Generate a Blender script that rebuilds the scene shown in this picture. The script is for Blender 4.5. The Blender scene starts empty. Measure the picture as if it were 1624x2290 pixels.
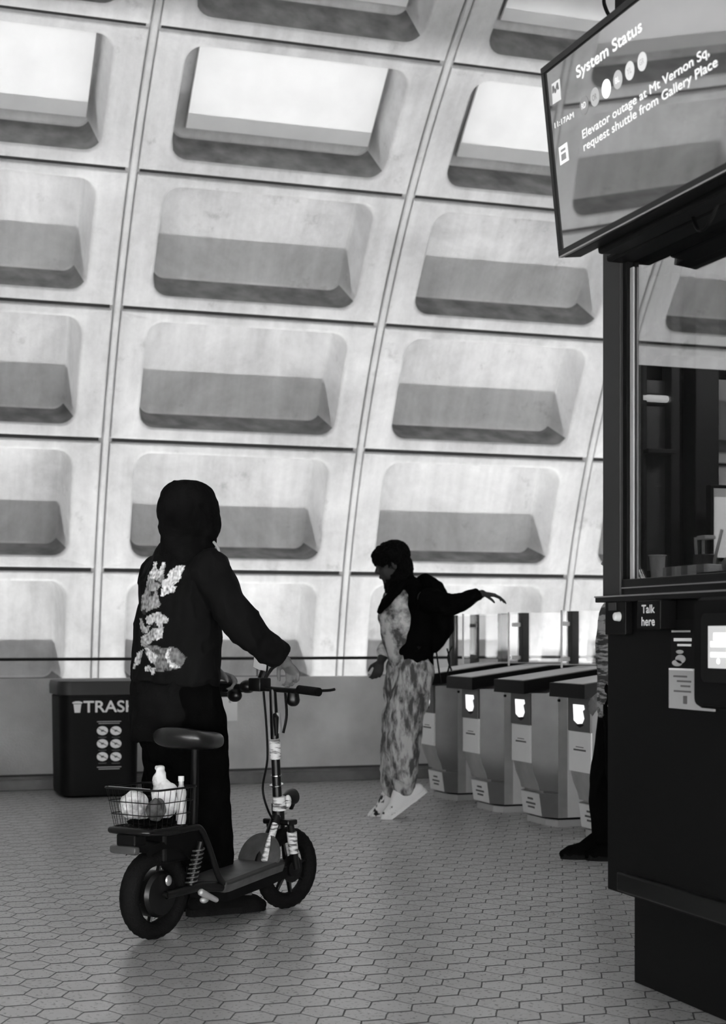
import bpy, bmesh, math, random
import numpy as np
from mathutils import Vector, Matrix, noise as mnoise
random.seed(4); rng = np.random.default_rng(4)
S = bpy.context.scene
C = S.collection
rad = math.radians

# ------------------------------------------------------------------ camera, light, exposure
F, CX, HY, CH = 3519.0, 812.0, 1425.0, 1.20
TH = rad(18.7)
FW = Vector((math.sin(TH), math.cos(TH), 0)); RT = Vector((math.cos(TH), -math.sin(TH), 0)); UP = Vector((0, 0, 1))
def at(px, py, d):
    return Vector((0, 0, CH)) + RT * ((px - CX) / F * d) + UP * ((HY - py) / F * d) + FW * d
cd = bpy.data.cameras.new('camera'); cam = bpy.data.objects.new('camera', cd); C.objects.link(cam)
cam.location = (0, 0, CH); cam.rotation_euler = (rad(90), 0, -TH)
cd.sensor_fit = 'AUTO'; cd.sensor_width = 36; cd.lens = F / 2290 * 36
cd.shift_y = (HY - 1145) / 2290; cd.clip_start = 0.05; cd.clip_end = 200
cd.dof.use_dof = True; cd.dof.focus_distance = 6.4; cd.dof.aperture_fstop = 4.0
S.camera = cam
S.view_settings.view_transform = 'Standard'; S.view_settings.look = 'None'
S.view_settings.exposure = 0.25; S.view_settings.gamma = 1.0; S.view_settings.use_curve_mapping = False
W = bpy.data.worlds.new('world'); S.world = W; W.use_nodes = True
W.node_tree.nodes['Background'].inputs[0].default_value = (1, 1, 1, 1)
W.node_tree.nodes['Background'].inputs[1].default_value = 0.05

def area(name, loc, size, power, target, sizey=None):
    l = bpy.data.lights.new(name, 'AREA'); l.shape = 'RECTANGLE'; l.size = size; l.size_y = sizey or size
    l.energy = power; l.color = (1, 1, 1)
    o = bpy.data.objects.new(name, l); C.objects.link(o); o.location = loc
    d = (Vector(target) - Vector(loc)).normalized()
    z = -d; x = Vector((1, 0, 0)); x = (x - z * x.dot(z)).normalized(); y = z.cross(x)
    o.rotation_euler = Matrix((x, y, z)).transposed().to_euler()
    return o
area('trackside_uplight', (1.0, 13.05, -2.1), 30.0, 960, (1.0, 13.0, 3), 0.10)
area('upper_vault_fill', (3.4, 3.4, 2.92), 1.6, 120, (3.2, 3.6, 8), 1.2)  # unseen fill lamp added to lift the upper vault rows
area('near_wall_bounce_fill', (1.0, -0.70, 0.15), 26.0, 4000, (1.0, -2.2, 1.3), 0.12)  # added fill behind the camera, bounced off the near vault wall
area('kiosk_interior_fill', (3.0, 3.9, 2.38), 0.5, 11, (2.8, 4.2, 1.3), 0.2)  # added fill to brighten the items on the kiosk desk

# ------------------------------------------------------------------ materials
def mat(name, g, rough=0.6, metal=0.0, spec=0.5, var=0.0, vscale=3.0, bump=0.0, bscale=40.0, emit=0.0, coat=0.0):
    m = bpy.data.materials.new(name); m.use_nodes = True
    nt = m.node_tree; b = nt.nodes['Principled BSDF']
    b.inputs['Base Color'].default_value = (g, g, g, 1); b.inputs['Roughness'].default_value = rough
    b.inputs['Metallic'].default_value = metal; b.inputs['Specular IOR Level'].default_value = spec
    if coat: b.inputs['Coat Weight'].default_value = coat; b.inputs['Coat Roughness'].default_value = 0.1
    if emit:
        b.inputs['Emission Color'].default_value = (1, 1, 1, 1); b.inputs['Emission Strength'].default_value = emit
    tc = nt.nodes.new('ShaderNodeTexCoord')
    n = nt.nodes.new('ShaderNodeTexNoise'); n.inputs['Scale'].default_value = vscale; n.inputs['Detail'].default_value = 6
    nt.links.new(tc.outputs['Object'], n.inputs['Vector'])
    mr = nt.nodes.new('ShaderNodeMapRange'); mr.inputs[1].default_value = 0.3; mr.inputs[2].default_value = 0.7
    v = max(var, 0.04)
    mr.inputs[3].default_value = g * (1 - v); mr.inputs[4].default_value = g * (1 + v)
    nt.links.new(n.outputs['Fac'], mr.inputs[0])
    nt.links.new(mr.outputs[0], b.inputs['Base Color'])
    if bump:
        n2 = nt.nodes.new('ShaderNodeTexNoise'); n2.inputs['Scale'].default_value = bscale; n2.inputs['Detail'].default_value = 5
        nt.links.new(tc.outputs['Object'], n2.inputs['Vector'])
        bp = nt.nodes.new('ShaderNodeBump'); bp.inputs['Strength'].default_value = bump; bp.inputs['Distance'].default_value = 0.01
        nt.links.new(n2.outputs['Fac'], bp.inputs['Height']); nt.links.new(bp.outputs[0], b.inputs['Normal'])
    return m

def N(nt, typ, **kw):
    n = nt.nodes.new(typ)
    for k, v in kw.items(): setattr(n, k, v)
    return n
def math_(nt, op, a, b=None, c=None):
    n = nt.nodes.new('ShaderNodeMath'); n.operation = op
    for i, v in enumerate((a, b, c)):
        if v is None: continue
        if isinstance(v, (int, float)): n.inputs[i].default_value = v
        else: nt.links.new(v, n.inputs[i])
    return n.outputs[0]

def concrete_mat():
    m = mat('vault_concrete', 0.66, 0.85, spec=0.2)
    nt = m.node_tree; b = nt.nodes['Principled BSDF']
    tc = N(nt, 'ShaderNodeTexCoord')
    def ns(scale, det, rough, stretch=None, dist=0.0):
        n = N(nt, 'ShaderNodeTexNoise'); n.inputs['Scale'].default_value = scale; n.inputs['Detail'].default_value = det
        n.inputs['Roughness'].default_value = rough; n.inputs['Distortion'].default_value = dist
        if stretch:
            mp = N(nt, 'ShaderNodeMapping'); mp.inputs['Scale'].default_value = stretch
            nt.links.new(tc.outputs['Object'], mp.inputs[0]); nt.links.new(mp.outputs[0], n.inputs['Vector'])
        else: nt.links.new(tc.outputs['Object'], n.inputs['Vector'])
        return n.outputs['Fac']
    a = ns(0.9, 8, 0.62, dist=0.6); s = ns(2.0, 6, 0.6, (3.2, .35, .35)); f = ns(14, 8, 0.75); sp = ns(3.3, 8, 0.7)
    def mrange(x, lo, hi, o0, o1):
        r = N(nt, 'ShaderNodeMapRange'); nt.links.new(x, r.inputs[0])
        for i, v in zip((1, 2, 3, 4), (lo, hi, o0, o1)): r.inputs[i].default_value = v
        return r.outputs[0]
    v = math_(nt, 'ADD', mrange(a, .3, .7, -.17, .13), mrange(s, .35, .65, -.05, .05))
    v = math_(nt, 'ADD', v, mrange(f, .35, .65, -.03, .03))
    v = math_(nt, 'ADD', v, mrange(sp, .60, .74, 0, -.22))
    v = math_(nt, 'ADD', v, 0.64)
    nt.links.new(v, b.inputs['Base Color'])
    bp = N(nt, 'ShaderNodeBump'); bp.inputs['Strength'].default_value = .35; bp.inputs['Distance'].default_value = 0.02
    nt.links.new(f, bp.inputs['Height']); nt.links.new(bp.outputs[0], b.inputs['Normal'])
    return m

def floor_mat():
    m = mat('hexagonal_quarry_tile', 0.2, 0.35)
    nt = m.node_tree; b = nt.nodes['Principled BSDF']
    tc = N(nt, 'ShaderNodeTexCoord')
    wob = N(nt, 'ShaderNodeTexNoise'); wob.inputs['Scale'].default_value = 9; nt.links.new(tc.outputs['Object'], wob.inputs['Vector'])
    wsub = N(nt, 'ShaderNodeVectorMath', operation='SUBTRACT'); nt.links.new(wob.outputs['Color'], wsub.inputs[0]); wsub.inputs[1].default_value = (.5, .5, .5)
    wsc = N(nt, 'ShaderNodeVectorMath', operation='SCALE'); nt.links.new(wsub.outputs[0], wsc.inputs[0]); wsc.inputs['Scale'].default_value = 0.012
    wadd = N(nt, 'ShaderNodeVectorMath', operation='ADD'); nt.links.new(tc.outputs['Object'], wadd.inputs[0]); nt.links.new(wsc.outputs[0], wadd.inputs[1])
    mp = N(nt, 'ShaderNodeMapping'); mp.inputs['Scale'].default_value = (1 / HEXX, 1 / HEXY, 1); mp.inputs['Rotation'].default_value = (0, 0, HEXROT)
    mp.vector_type = 'TEXTURE' if False else 'POINT'
    nt.links.new(wadd.outputs[0], mp.inputs[0])
    P = mp.outputs[0]
    # flats at +-y : cell (1.732, 1)
    r = (1.7320508, 1.0, 1.0); h = (0.8660254, 0.5, 0.0)
    def vm(op, a, bb):
        n = N(nt, 'ShaderNodeVectorMath', operation=op)
        for i, v in enumerate((a, bb)):
            if isinstance(v, tuple): n.inputs[i].default_value = v
            else: nt.links.new(v, n.inputs[i])
        return n
    flat = vm('MULTIPLY', P, (1, 1, 0)).outputs[0]
    def fmod(v):
        d = vm('DIVIDE', v, r).outputs[0]; fl = N(nt, 'ShaderNodeVectorMath', operation='FRACTION'); nt.links.new(d, fl.inputs[0])
        return vm('MULTIPLY', fl.outputs[0], (r[0], r[1], 0)).outputs[0]
    a = vm('SUBTRACT', fmod(flat), h).outputs[0]
    bb = vm('SUBTRACT', fmod(vm('SUBTRACT', flat, h).outputs[0]), h).outputs[0]
    da = vm('DOT_PRODUCT', a, a).outputs['Value']; db = vm('DOT_PRODUCT', bb, bb).outputs['Value']
    lt = math_(nt, 'LESS_THAN', da, db)
    mx = N(nt, 'ShaderNodeMix', data_type='VECTOR'); nt.links.new(lt, mx.inputs[0]); nt.links.new(bb, mx.inputs[4]); nt.links.new(a, mx.inputs[5])
    gv = mx.outputs[1]
    ab = N(nt, 'ShaderNodeVectorMath', operation='ABSOLUTE'); nt.links.new(gv, ab.inputs[0])
    sx = N(nt, 'ShaderNodeSeparateXYZ'); nt.links.new(ab.outputs[0], sx.inputs[0])
    d1 = math_(nt, 'ADD', math_(nt, 'MULTIPLY', sx.outputs[0], 0.8660254), math_(nt, 'MULTIPLY', sx.outputs[1], 0.5))
    dist = math_(nt, 'MAXIMUM', d1, sx.outputs[1])
    gA = N(nt, 'ShaderNodeMapRange'); nt.links.new(d1, gA.inputs[0]); gA.inputs[1].default_value = 0.474; gA.inputs[2].default_value = 0.492
    gB = N(nt, 'ShaderNodeMapRange'); nt.links.new(sx.outputs[1], gB.inputs[0]); gB.inputs[1].default_value = 0.445; gB.inputs[2].default_value = 0.478
    gA.interpolation_type = gB.interpolation_type = 'SMOOTHSTEP'
    grout = N(nt, 'ShaderNodeMath', operation='MAXIMUM'); nt.links.new(gA.outputs[0], grout.inputs[0]); nt.links.new(gB.outputs[0], grout.inputs[1])
    cid = vm('SUBTRACT', flat, gv).outputs[0]
    cid2 = vm('MULTIPLY', cid, (7.31, 3.17, 1)).outputs[0]
    rnd = N(nt, 'ShaderNodeVectorMath', operation='FLOOR'); sc2 = vm('SCALE', cid, (0, 0, 0)); sc2.inputs['Scale'].default_value = 10
    nt.links.new(sc2.outputs[0], rnd.inputs[0])
    wn = N(nt, 'ShaderNodeTexWhiteNoise'); nt.links.new(rnd.outputs[0], wn.inputs['Vector'])
    n1 = N(nt, 'ShaderNodeTexNoise'); n1.inputs['Scale'].default_value = 1.1; n1.inputs['Detail'].default_value = 5; nt.links.new(tc.outputs['Object'], n1.inputs['Vector'])
    n2 = N(nt, 'ShaderNodeTexNoise'); n2.inputs['Scale'].default_value = 60; n2.inputs['Detail'].default_value = 4; nt.links.new(tc.outputs['Object'], n2.inputs['Vector'])
    base = math_(nt, 'MULTIPLY_ADD', wn.outputs['Value'], 0.07, FLOORG)
    base = math_(nt, 'ADD', base, math_(nt, 'MULTIPLY', math_(nt, 'SUBTRACT', n1.outputs['Fac'], .5), .16))
    base = math_(nt, 'ADD', base, math_(nt, 'MULTIPLY', math_(nt, 'SUBTRACT', n2.outputs['Fac'], .5), .10))
    mc = N(nt, 'ShaderNodeMix', data_type='FLOAT'); nt.links.new(grout.outputs[0], mc.inputs[0]); nt.links.new(base, mc.inputs[2]); mc.inputs[3].default_value = 0.03
    nt.links.new(mc.outputs[0], b.inputs['Base Color'])
    rr = math_(nt, 'MULTIPLY_ADD', n2.outputs['Fac'], .24, .18)
    rr = math_(nt, 'ADD', rr, math_(nt, 'MULTIPLY', grout.outputs[0], .4)); nt.links.new(rr, b.inputs['Roughness'])
    b.inputs['Specular IOR Level'].default_value = 0.6
    hgt = math_(nt, 'ADD', math_(nt, 'MULTIPLY', grout.outputs[0], -1.0), math_(nt, 'MULTIPLY', n2.outputs['Fac'], .25))
    hgt = math_(nt, 'ADD', hgt, math_(nt, 'MULTIPLY', n1.outputs['Fac'], .8))
    bp = N(nt, 'ShaderNodeBump'); bp.inputs['Strength'].default_value = .6; bp.inputs['Distance'].default_value = 0.004
    nt.links.new(hgt, bp.inputs['Height']); nt.links.new(bp.outputs[0], b.inputs['Normal'])
    return m
HEXX, HEXY, HEXROT, FLOORG = 0.133, 0.158, 0.0, 0.38

def glass_mat(name, refl, tint=0.9, rough=0.0):
    m = bpy.data.materials.new(name); m.use_nodes = True; nt = m.node_tree; nt.nodes.clear()
    o = N(nt, 'ShaderNodeOutputMaterial'); t = N(nt, 'ShaderNodeBsdfTransparent'); t.inputs[0].default_value = (tint, tint, tint, 1)
    g = N(nt, 'ShaderNodeBsdfGlossy'); g.inputs['Roughness'].default_value = rough
    mx = N(nt, 'ShaderNodeMixShader'); mx.inputs[0].default_value = refl
    nt.links.new(t.outputs[0], mx.inputs[1]); nt.links.new(g.outputs[0], mx.inputs[2]); nt.links.new(mx.outputs[0], o.inputs[0])
    return m
def screen_mat(name, refl, base, emit):
    m = bpy.data.materials.new(name); m.use_nodes = True; nt = m.node_tree; nt.nodes.clear()
    o = N(nt, 'ShaderNodeOutputMaterial'); t = N(nt, 'ShaderNodeBsdfDiffuse'); t.inputs[0].default_value = (base, base, base, 1)
    e = N(nt, 'ShaderNodeEmission'); e.inputs[1].default_value = emit; ad = N(nt, 'ShaderNodeAddShader')
    g = N(nt, 'ShaderNodeBsdfGlossy'); g.inputs['Roughness'].default_value = 0.02
    mx = N(nt, 'ShaderNodeMixShader'); mx.inputs[0].default_value = refl
    nt.links.new(t.outputs[0], ad.inputs[0]); nt.links.new(e.outputs[0], ad.inputs[1])
    nt.links.new(ad.outputs[0], mx.inputs[1]); nt.links.new(g.outputs[0], mx.inputs[2]); nt.links.new(mx.outputs[0], o.inputs[0])
    return m
def attr_mat(name, rough=0.85, attr='print_grey'):
    m = bpy.data.materials.new(name); m.use_nodes = True; nt = m.node_tree; b = nt.nodes['Principled BSDF']
    a = N(nt, 'ShaderNodeAttribute'); a.attribute_name = attr
    nt.links.new(a.outputs['Fac'], b.inputs['Base Color']); b.inputs['Roughness'].default_value = rough
    b.inputs['Specular IOR Level'].default_value = .15
    return m
def pattern_mat(name, lo, hi, scale, stretch, t0=.45, t1=.55):
    m = mat(name, .4, .85, spec=.1); nt = m.node_tree; b = nt.nodes['Principled BSDF']
    tc = N(nt, 'ShaderNodeTexCoord'); mp = N(nt, 'ShaderNodeMapping'); mp.inputs['Scale'].default_value = stretch
    mp.inputs['Rotation'].default_value = (0.5, 0.6, 0.3)
    n = N(nt, 'ShaderNodeTexNoise'); n.inputs['Scale'].default_value = scale; n.inputs['Detail'].default_value = 5; n.inputs['Roughness'].default_value = .6
    nt.links.new(tc.outputs['Object'], mp.inputs[0]); nt.links.new(mp.outputs[0], n.inputs['Vector'])
    r = N(nt, 'ShaderNodeMapRange'); nt.links.new(n.outputs['Fac'], r.inputs[0])
    for i, v in zip((1, 2, 3, 4), (t0, t1, lo, hi)): r.inputs[i].default_value = v
    nt.links.new(r.outputs[0], b.inputs['Base Color'])
    return m

M = {}
M['concrete'] = concrete_mat()
M['sill'] = mat('shaded_dusty_sill_concrete', 0.22, .95, spec=.1, var=.35, vscale=5, bump=.4, bscale=30)  # shade of the upward ledges put into a darker concrete, with some dirt
M['joint'] = mat('dark_joint_sealant', 0.05, .9)
M['floor'] = floor_mat()
M['parapet'] = mat('parapet_concrete', 0.50, .75, var=.30, vscale=1.6, bump=.3, bscale=60)
M['curb'] = mat('dark_granite_kerb', 0.13, .5, var=.35, vscale=5)
M['black'] = mat('black_enamel', 0.003, .5, spec=.15)
M['blackmetal'] = mat('satin_black_metal', 0.005, .32, spec=.35)
M['post'] = mat('bronze_anodised_metal', 0.025, .5, spec=.3)
M['bronze'] = mat('dark_bronze_panel', 0.0035, .55, spec=.12)
M['rubber'] = mat('black_rubber', 0.004, .75, spec=.12, bump=.4, bscale=120)
M['chrome'] = mat('chrome', 0.75, .2, metal=1)
M['greysteel'] = mat('dull_grey_steel', 0.12, .4, metal=.6)
M['edge'] = mat('bright_metal_edge', 0.55, .3, metal=.8)
M['steel'] = mat('brushed_stainless', 0.42, .45, metal=.5, var=.12, vscale=8)
M['steel_light'] = mat('painted_light_steel', 0.68, .5, var=.08)
M['steel_mid'] = mat('grey_steel_plinth', 0.4, .5, var=.1)
M['shaded_steel'] = mat('shaded_chamfer_steel', 0.13, .4, metal=.4, var=.1, vscale=8)
M['readerpanel'] = mat('dark_grey_reader_plate', 0.075, .4)
M['white'] = mat('white_plastic', 0.72, .5)
M['paper'] = mat('white_paper', 0.82, .8)
M['greypaper'] = mat('grey_card', 0.33, .8)
M['greyink'] = mat('grey_ink', 0.09, .8)
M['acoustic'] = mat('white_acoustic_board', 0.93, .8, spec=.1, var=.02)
M['glow'] = mat('lit_display_white', 0.6, .5, emit=.9)
M['glow_dim'] = mat('lit_display_grey', 0.25, .5, emit=.38)
M['text'] = mat('screen_lit_lettering', 0.3, .5, emit=.72)
M['skin'] = mat('skin', 0.15, .55, spec=.3, bump=.15, bscale=90)
M['skin2'] = mat('darker_skin', 0.03, .6, spec=.15, bump=.15, bscale=90)
M['hair'] = mat('black_hair', 0.002, .8, spec=.08, bump=1.0, bscale=140)
M['blackcloth'] = mat('black_cotton', 0.0022, .95, spec=.03, bump=.3, bscale=160, var=.3, vscale=12)
M['blackcloth2'] = mat('washed_black_cotton', 0.005, .9, spec=.05, bump=.3, bscale=160, var=.4, vscale=10)
M['printcloth'] = attr_mat('printed_jacket_cloth')
M['trousers'] = pattern_mat('mottled_grey_trouser_cloth', .07, .42, 17, (1.3, 1.3, .4), .42, .6)
M['shirt'] = pattern_mat('patterned_shirt_cloth', .06, .5, 8, (1, 1, 1), .42, .58)
M['plaid'] = pattern_mat('mottled_sleeve_cloth', .05, .32, 14, (.4, .4, 3))
M['whiteshoe'] = pattern_mat('white_and_black_shoe', .02, .7, 9, (1, 1, 1), .38, .42)
M['seatvinyl'] = mat('black_seat_vinyl', 0.008, .38, spec=.5, coat=.2)
M['deck'] = mat('worn_deck_grip', 0.06, .45, spec=.5, var=.4, vscale=18)
M['tape'] = pattern_mat('silver_tape_wrap', .12, .75, 30, (.5, .5, 3), .38, .5)
M['bag'] = pattern_mat('crumpled_white_bag', .3, .8, 12, (1, 1, 1), .35, .5)
M['darkbag'] = pattern_mat('crumpled_grey_bag', .02, .12, 12, (1, 1, 1), .35, .6)
M['clearplastic'] = mat('cloudy_plastic', 0.5, .3, spec=.6)
M['redlens'] = mat('tail_light_lens', 0.06, .25, spec=.6)
M['blocker'] = mat('dark_blocker_panel', 0.004, .7, spec=.1)
M['glass'] = glass_mat('booth_window_glass', .50, .9)
M['clearglass'] = glass_mat('clear_gate_glass', .045, .90)
M['screen'] = screen_mat('glossy_screen_glass', .55, .03, .055)

# ------------------------------------------------------------------ mesh helpers
def link(name, me, m, parent=None, loc=None):
    o = bpy.data.objects.new(name, me); C.objects.link(o)
    ms = m if isinstance(m, (list, tuple)) else [m]
    if len(me.materials) == 0:
        for q in ms: me.materials.append(q)
    if parent is not None: o.parent = parent
    if loc is not None: o.location = loc
    return o
def obj(name, bm, m, parent=None, smooth=35):
    me = bpy.data.meshes.new(name)
    bmesh.ops.recalc_face_normals(bm, faces=bm.faces[:])
    bm.to_mesh(me); bm.free()
    if smooth:
        for p in me.polygons: p.use_smooth = True
        me.set_sharp_from_angle(angle=rad(smooth))
    return link(name, me, m, parent)
def thing(name, label, cat, loc=(0, 0, 0), rz=0, group=None):
    o = bpy.data.objects.new(name, None); C.objects.link(o); o.empty_display_size = .1
    o.location = loc; o.rotation_euler = (0, 0, rz); o['label'] = label; o['category'] = cat
    if group: o['group'] = group
    return o
def tag(o, label, cat, group=None):
    o['label'] = label; o['category'] = cat
    if group: o['group'] = group
    return o
def struct(o): o['kind'] = 'structure'; return o
BM = bmesh.new
def box(bm, x0, x1, y0, y1, z0, z1, bev=0.0, mi=0, mtx=None, seg=2):
    vs = [bm.verts.new(v) for v in [(x0, y0, z0), (x1, y0, z0), (x1, y1, z0), (x0, y1, z0), (x0, y0, z1), (x1, y0, z1), (x1, y1, z1), (x0, y1, z1)]]
    fs = [bm.faces.new([vs[i] for i in f]) for f in [(0, 3, 2, 1), (4, 5, 6, 7), (0, 1, 5, 4), (1, 2, 6, 5), (2, 3, 7, 6), (3, 0, 4, 7)]]
    for f in fs: f.material_index = mi
    if mtx is not None:
        for v in vs: v.co = mtx @ v.co
    if bev:
        es = list({e for f in fs for e in f.edges})
        bmesh.ops.bevel(bm, geom=es, offset=bev, segments=seg, profile=.5, affect='EDGES')
def loft(bm, rings, cap=True, closed=True, mi=0, smooth_close=False):
    R = [[bm.verts.new(p) for p in r] for r in rings]
    n = len(R[0])
    rng_ = range(len(R)) if smooth_close else range(len(R) - 1)
    for i in rng_:
        a, b = R[i], R[(i + 1) % len(R)]
        for j in range(n if closed else n - 1):
            k = (j + 1) % n
            try:
                f = bm.faces.new((a[j], a[k], b[k], b[j])); f.material_index = mi
            except ValueError: pass
    if cap and closed and not smooth_close:
        for r, fl in ((R[0], True), (R[-1], False)):
            f = bm.faces.new(r[::-1] if fl else r); f.material_index = mi
    return R
def frames(pts, lat=None):
    pts = [Vector(p) for p in pts]; out = []
    prev = None
    for i, p in enumerate(pts):
        t = (pts[min(i + 1, len(pts) - 1)] - pts[max(i - 1, 0)])
        t = t.normalized() if t.length > 1e-9 else Vector((0, 0, 1))
        ref = Vector(lat) if lat is not None else (prev if prev is not None else (Vector((0, 0, 1)) if abs(t.z) < .9 else Vector((1, 0, 0))))
        a = ref - t * ref.dot(t)
        if a.length < 1e-4: a = Vector((1, 0, 0)) - t * t.x
        a.normalize(); prev = a; out.append((p, a, t.cross(a), t))
    return out
def tube(bm, pts, r, n=10, cap=True, lat=None, round_=False, mi=0, closed=False):
    pts = [Vector(p) for p in pts]
    if not isinstance(r, (list, tuple)): r = [r] * len(pts)
    r = [(q, q) if isinstance(q, (int, float)) else q for q in r]
    if closed:
        m = len(pts); fr = []
        prev = None
        for i in range(m):
            t = (pts[(i + 1) % m] - pts[i - 1]).normalized()
            ref = Vector(lat) if lat is not None else Vector((0, 0, 1))
            a = (ref - t * ref.dot(t)).normalized(); fr.append((pts[i], a, t.cross(a), t))
    else: fr = frames(pts, lat)
    rings = []
    if round_:
        p, a, b, t = fr[0]; ra, rb = r[0]; rm = min(ra, rb)
        for k in (1, 2, 3):
            th = math.pi / 2 * k / 4
            rings.append([p - t * rm * math.cos(th) + (a * ra * math.cos(u) + b * rb * math.sin(u)) * math.sin(th) for u in [2 * math.pi * j / n for j in range(n)]])
    for (p, a, b, t), (ra, rb) in zip(fr, r):
        rings.append([p + a * ra * math.cos(u) + b * rb * math.sin(u) for u in [2 * math.pi * j / n for j in range(n)]])
    if round_:
        p, a, b, t = fr[-1]; ra, rb = r[-1]; rm = min(ra, rb)
        for k in (3, 2, 1):
            th = math.pi / 2 * k / 4
            rings.append([p + t * rm * math.cos(th) + (a * ra * math.cos(u) + b * rb * math.sin(u)) * math.sin(th) for u in [2 * math.pi * j / n for j in range(n)]])
    loft(bm, rings, cap=cap, mi=mi, smooth_close=closed)
def ell(bm, c, rx, ry, rz, M3=None, n=16, m=10):
    c = Vector(c); rings = []
    for i in range(1, m):
        th = math.pi * i / m
        rg = []
        for j in range(n):
            u = 2 * math.pi * j / n
            v = Vector((rx * math.sin(th) * math.cos(u), ry * math.sin(th) * math.sin(u), -rz * math.cos(th)))
            rg.append(c + (M3 @ v if M3 is not None else v))
        rings.append(rg)
    loft(bm, rings)
def smoothpath(pts, n=6):
    pts = [Vector(p) for p in pts]; out = []
    for i in range(len(pts) - 1):
        p0 = pts[max(i - 1, 0)]; p1 = pts[i]; p2 = pts[i + 1]; p3 = pts[min(i + 2, len(pts) - 1)]
        for k in range(n):
            t = k / n
            out.append(.5 * ((2 * p1) + (p2 - p0) * t + (2 * p0 - 5 * p1 + 4 * p2 - p3) * t * t + (3 * p1 - p0 - 3 * p2 + p3) * t ** 3))
    out.append(pts[-1]); return out
def prism(bm, poly, mtx, h, mi=0):   # polygon in local xy, extruded h along local z
    lo = [bm.verts.new(mtx @ Vector((x, y, 0))) for x, y in poly]; hi = [bm.verts.new(mtx @ Vector((x, y, h))) for x, y in poly]
    n = len(poly)
    f = bm.faces.new(lo[::-1]); f.material_index = mi; f = bm.faces.new(hi); f.material_index = mi
    for i in range(n):
        f = bm.faces.new((lo[i], lo[(i + 1) % n], hi[(i + 1) % n], hi[i])); f.material_index = mi
def rrect(x0, x1, y0, y1, r, n=5):
    P = []
    for cx, cy, a0 in ((x1 - r, y0 + r, -90), (x1 - r, y1 - r, 0), (x0 + r, y1 - r, 90), (x0 + r, y0 + r, 180)):
        for k in range(n + 1):
            a = rad(a0 + 90 * k / n); P.append((cx + r * math.cos(a), cy + r * math.sin(a)))
    return P
def remeshed(bm, voxel, smooth=4, noise_amp=0, noise_scale=8, seed=0, fold=None):
    me = bpy.data.meshes.new('tmp'); bmesh.ops.recalc_face_normals(bm, faces=bm.faces[:]); bm.to_mesh(me); bm.free()
    o = bpy.data.objects.new('tmp', me); C.objects.link(o)
    md = o.modifiers.new('r', 'REMESH'); md.mode = 'VOXEL'; md.voxel_size = voxel; md.adaptivity = 0
    if smooth:
        sm = o.modifiers.new('s', 'SMOOTH'); sm.iterations = smooth; sm.factor = .5
    dg = bpy.context.evaluated_depsgraph_get(); dg.update()
    out = bpy.data.meshes.new_from_object(o.evaluated_get(dg)); 
    bpy.data.objects.remove(o); bpy.data.meshes.remove(me)
    out.materials.clear()
    if noise_amp:
        nv = len(out.vertices); co = np.empty(nv * 3); no = np.empty(nv * 3)
        out.vertices.foreach_get('co', co); out.vertex_normals.foreach_get('vector', no)
        co = co.reshape(-1, 3); no = no.reshape(-1, 3)
        off = Vector((seed * 3.1, seed * 1.7, 0))
        d = np.array([mnoise.fractal(Vector((c[0], c[1], c[2] * .6)) * noise_scale + off, 1.0, 2.0, 3) for c in co])
        d = np.clip(d, -1, 1)
        d = 1 - np.abs(d) * 2.2
        co += no * (d * noise_amp)[:, None]
        out.vertices.foreach_set('co', co.ravel()); out.update()
    for p in out.polygons: p.use_smooth = True
    return out
_font = {}
def textmesh(name, s, m, parent, origin, xdir, ydir, height=None, width=None, depth=.001, bold=0.0, align='LEFT', vshear=0):
    c = bpy.data.curves.new('t', 'FONT'); c.body = s; c.size = 1; c.extrude = 0; c.offset = 0; c.align_x = 'LEFT'; c.fill_mode = 'FRONT'
    o = bpy.data.objects.new('t', c); C.objects.link(o)
    dg = bpy.context.evaluated_depsgraph_get(); dg.update()
    me = bpy.data.meshes.new_from_object(o.evaluated_get(dg)); bpy.data.objects.remove(o); bpy.data.curves.remove(c)
    me.materials.clear()
    nv = len(me.vertices); co = np.empty(nv * 3); me.vertices.foreach_get('co', co); co = co.reshape(-1, 3)
    w = co[:, 0].max() - co[:, 0].min(); x0 = co[:, 0].min()
    sy = height / 0.70 if height else width / w
    sx = width / w if width else sy
    X = Vector(xdir).normalized(); Y = Vector(ydir).normalized(); Z = X.cross(Y); O = Vector(origin)
    x = (co[:, 0] - x0) * sx; y = co[:, 1] * sy
    out = np.outer(x, X) + np.outer(y, Y) + np.array(O + Z * depth)
    me.vertices.foreach_set('co', out.ravel()); me.update()
    if bold:
        vs = [tuple(p) for p in out]; fs = [tuple(p.vertices) for p in me.polygons]; b_ = bold * sy * .9; V2 = []; F2 = []
        for q, (ax, ay) in enumerate(((0, 0), (-b_, 0), (b_, 0), (0, b_), (0, -b_))):
            V2 += [tuple(np.array(v) + np.array(X) * ax + np.array(Y) * ay + np.array(Z) * q * 2e-5) for v in vs]; F2 += [tuple(i + q * len(vs) for i in f) for f in fs]
        me = bpy.data.meshes.new(name); me.from_pydata(V2, [], F2); me.update()
    return link(name, me, m, parent)
def plane_hit(px, py, P, n):
    d = at(px, py, 1.0) - Vector((0, 0, CH)); o = Vector((0, 0, CH))
    return o + d * ((Vector(P) - o).dot(n) / d.dot(n))

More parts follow.
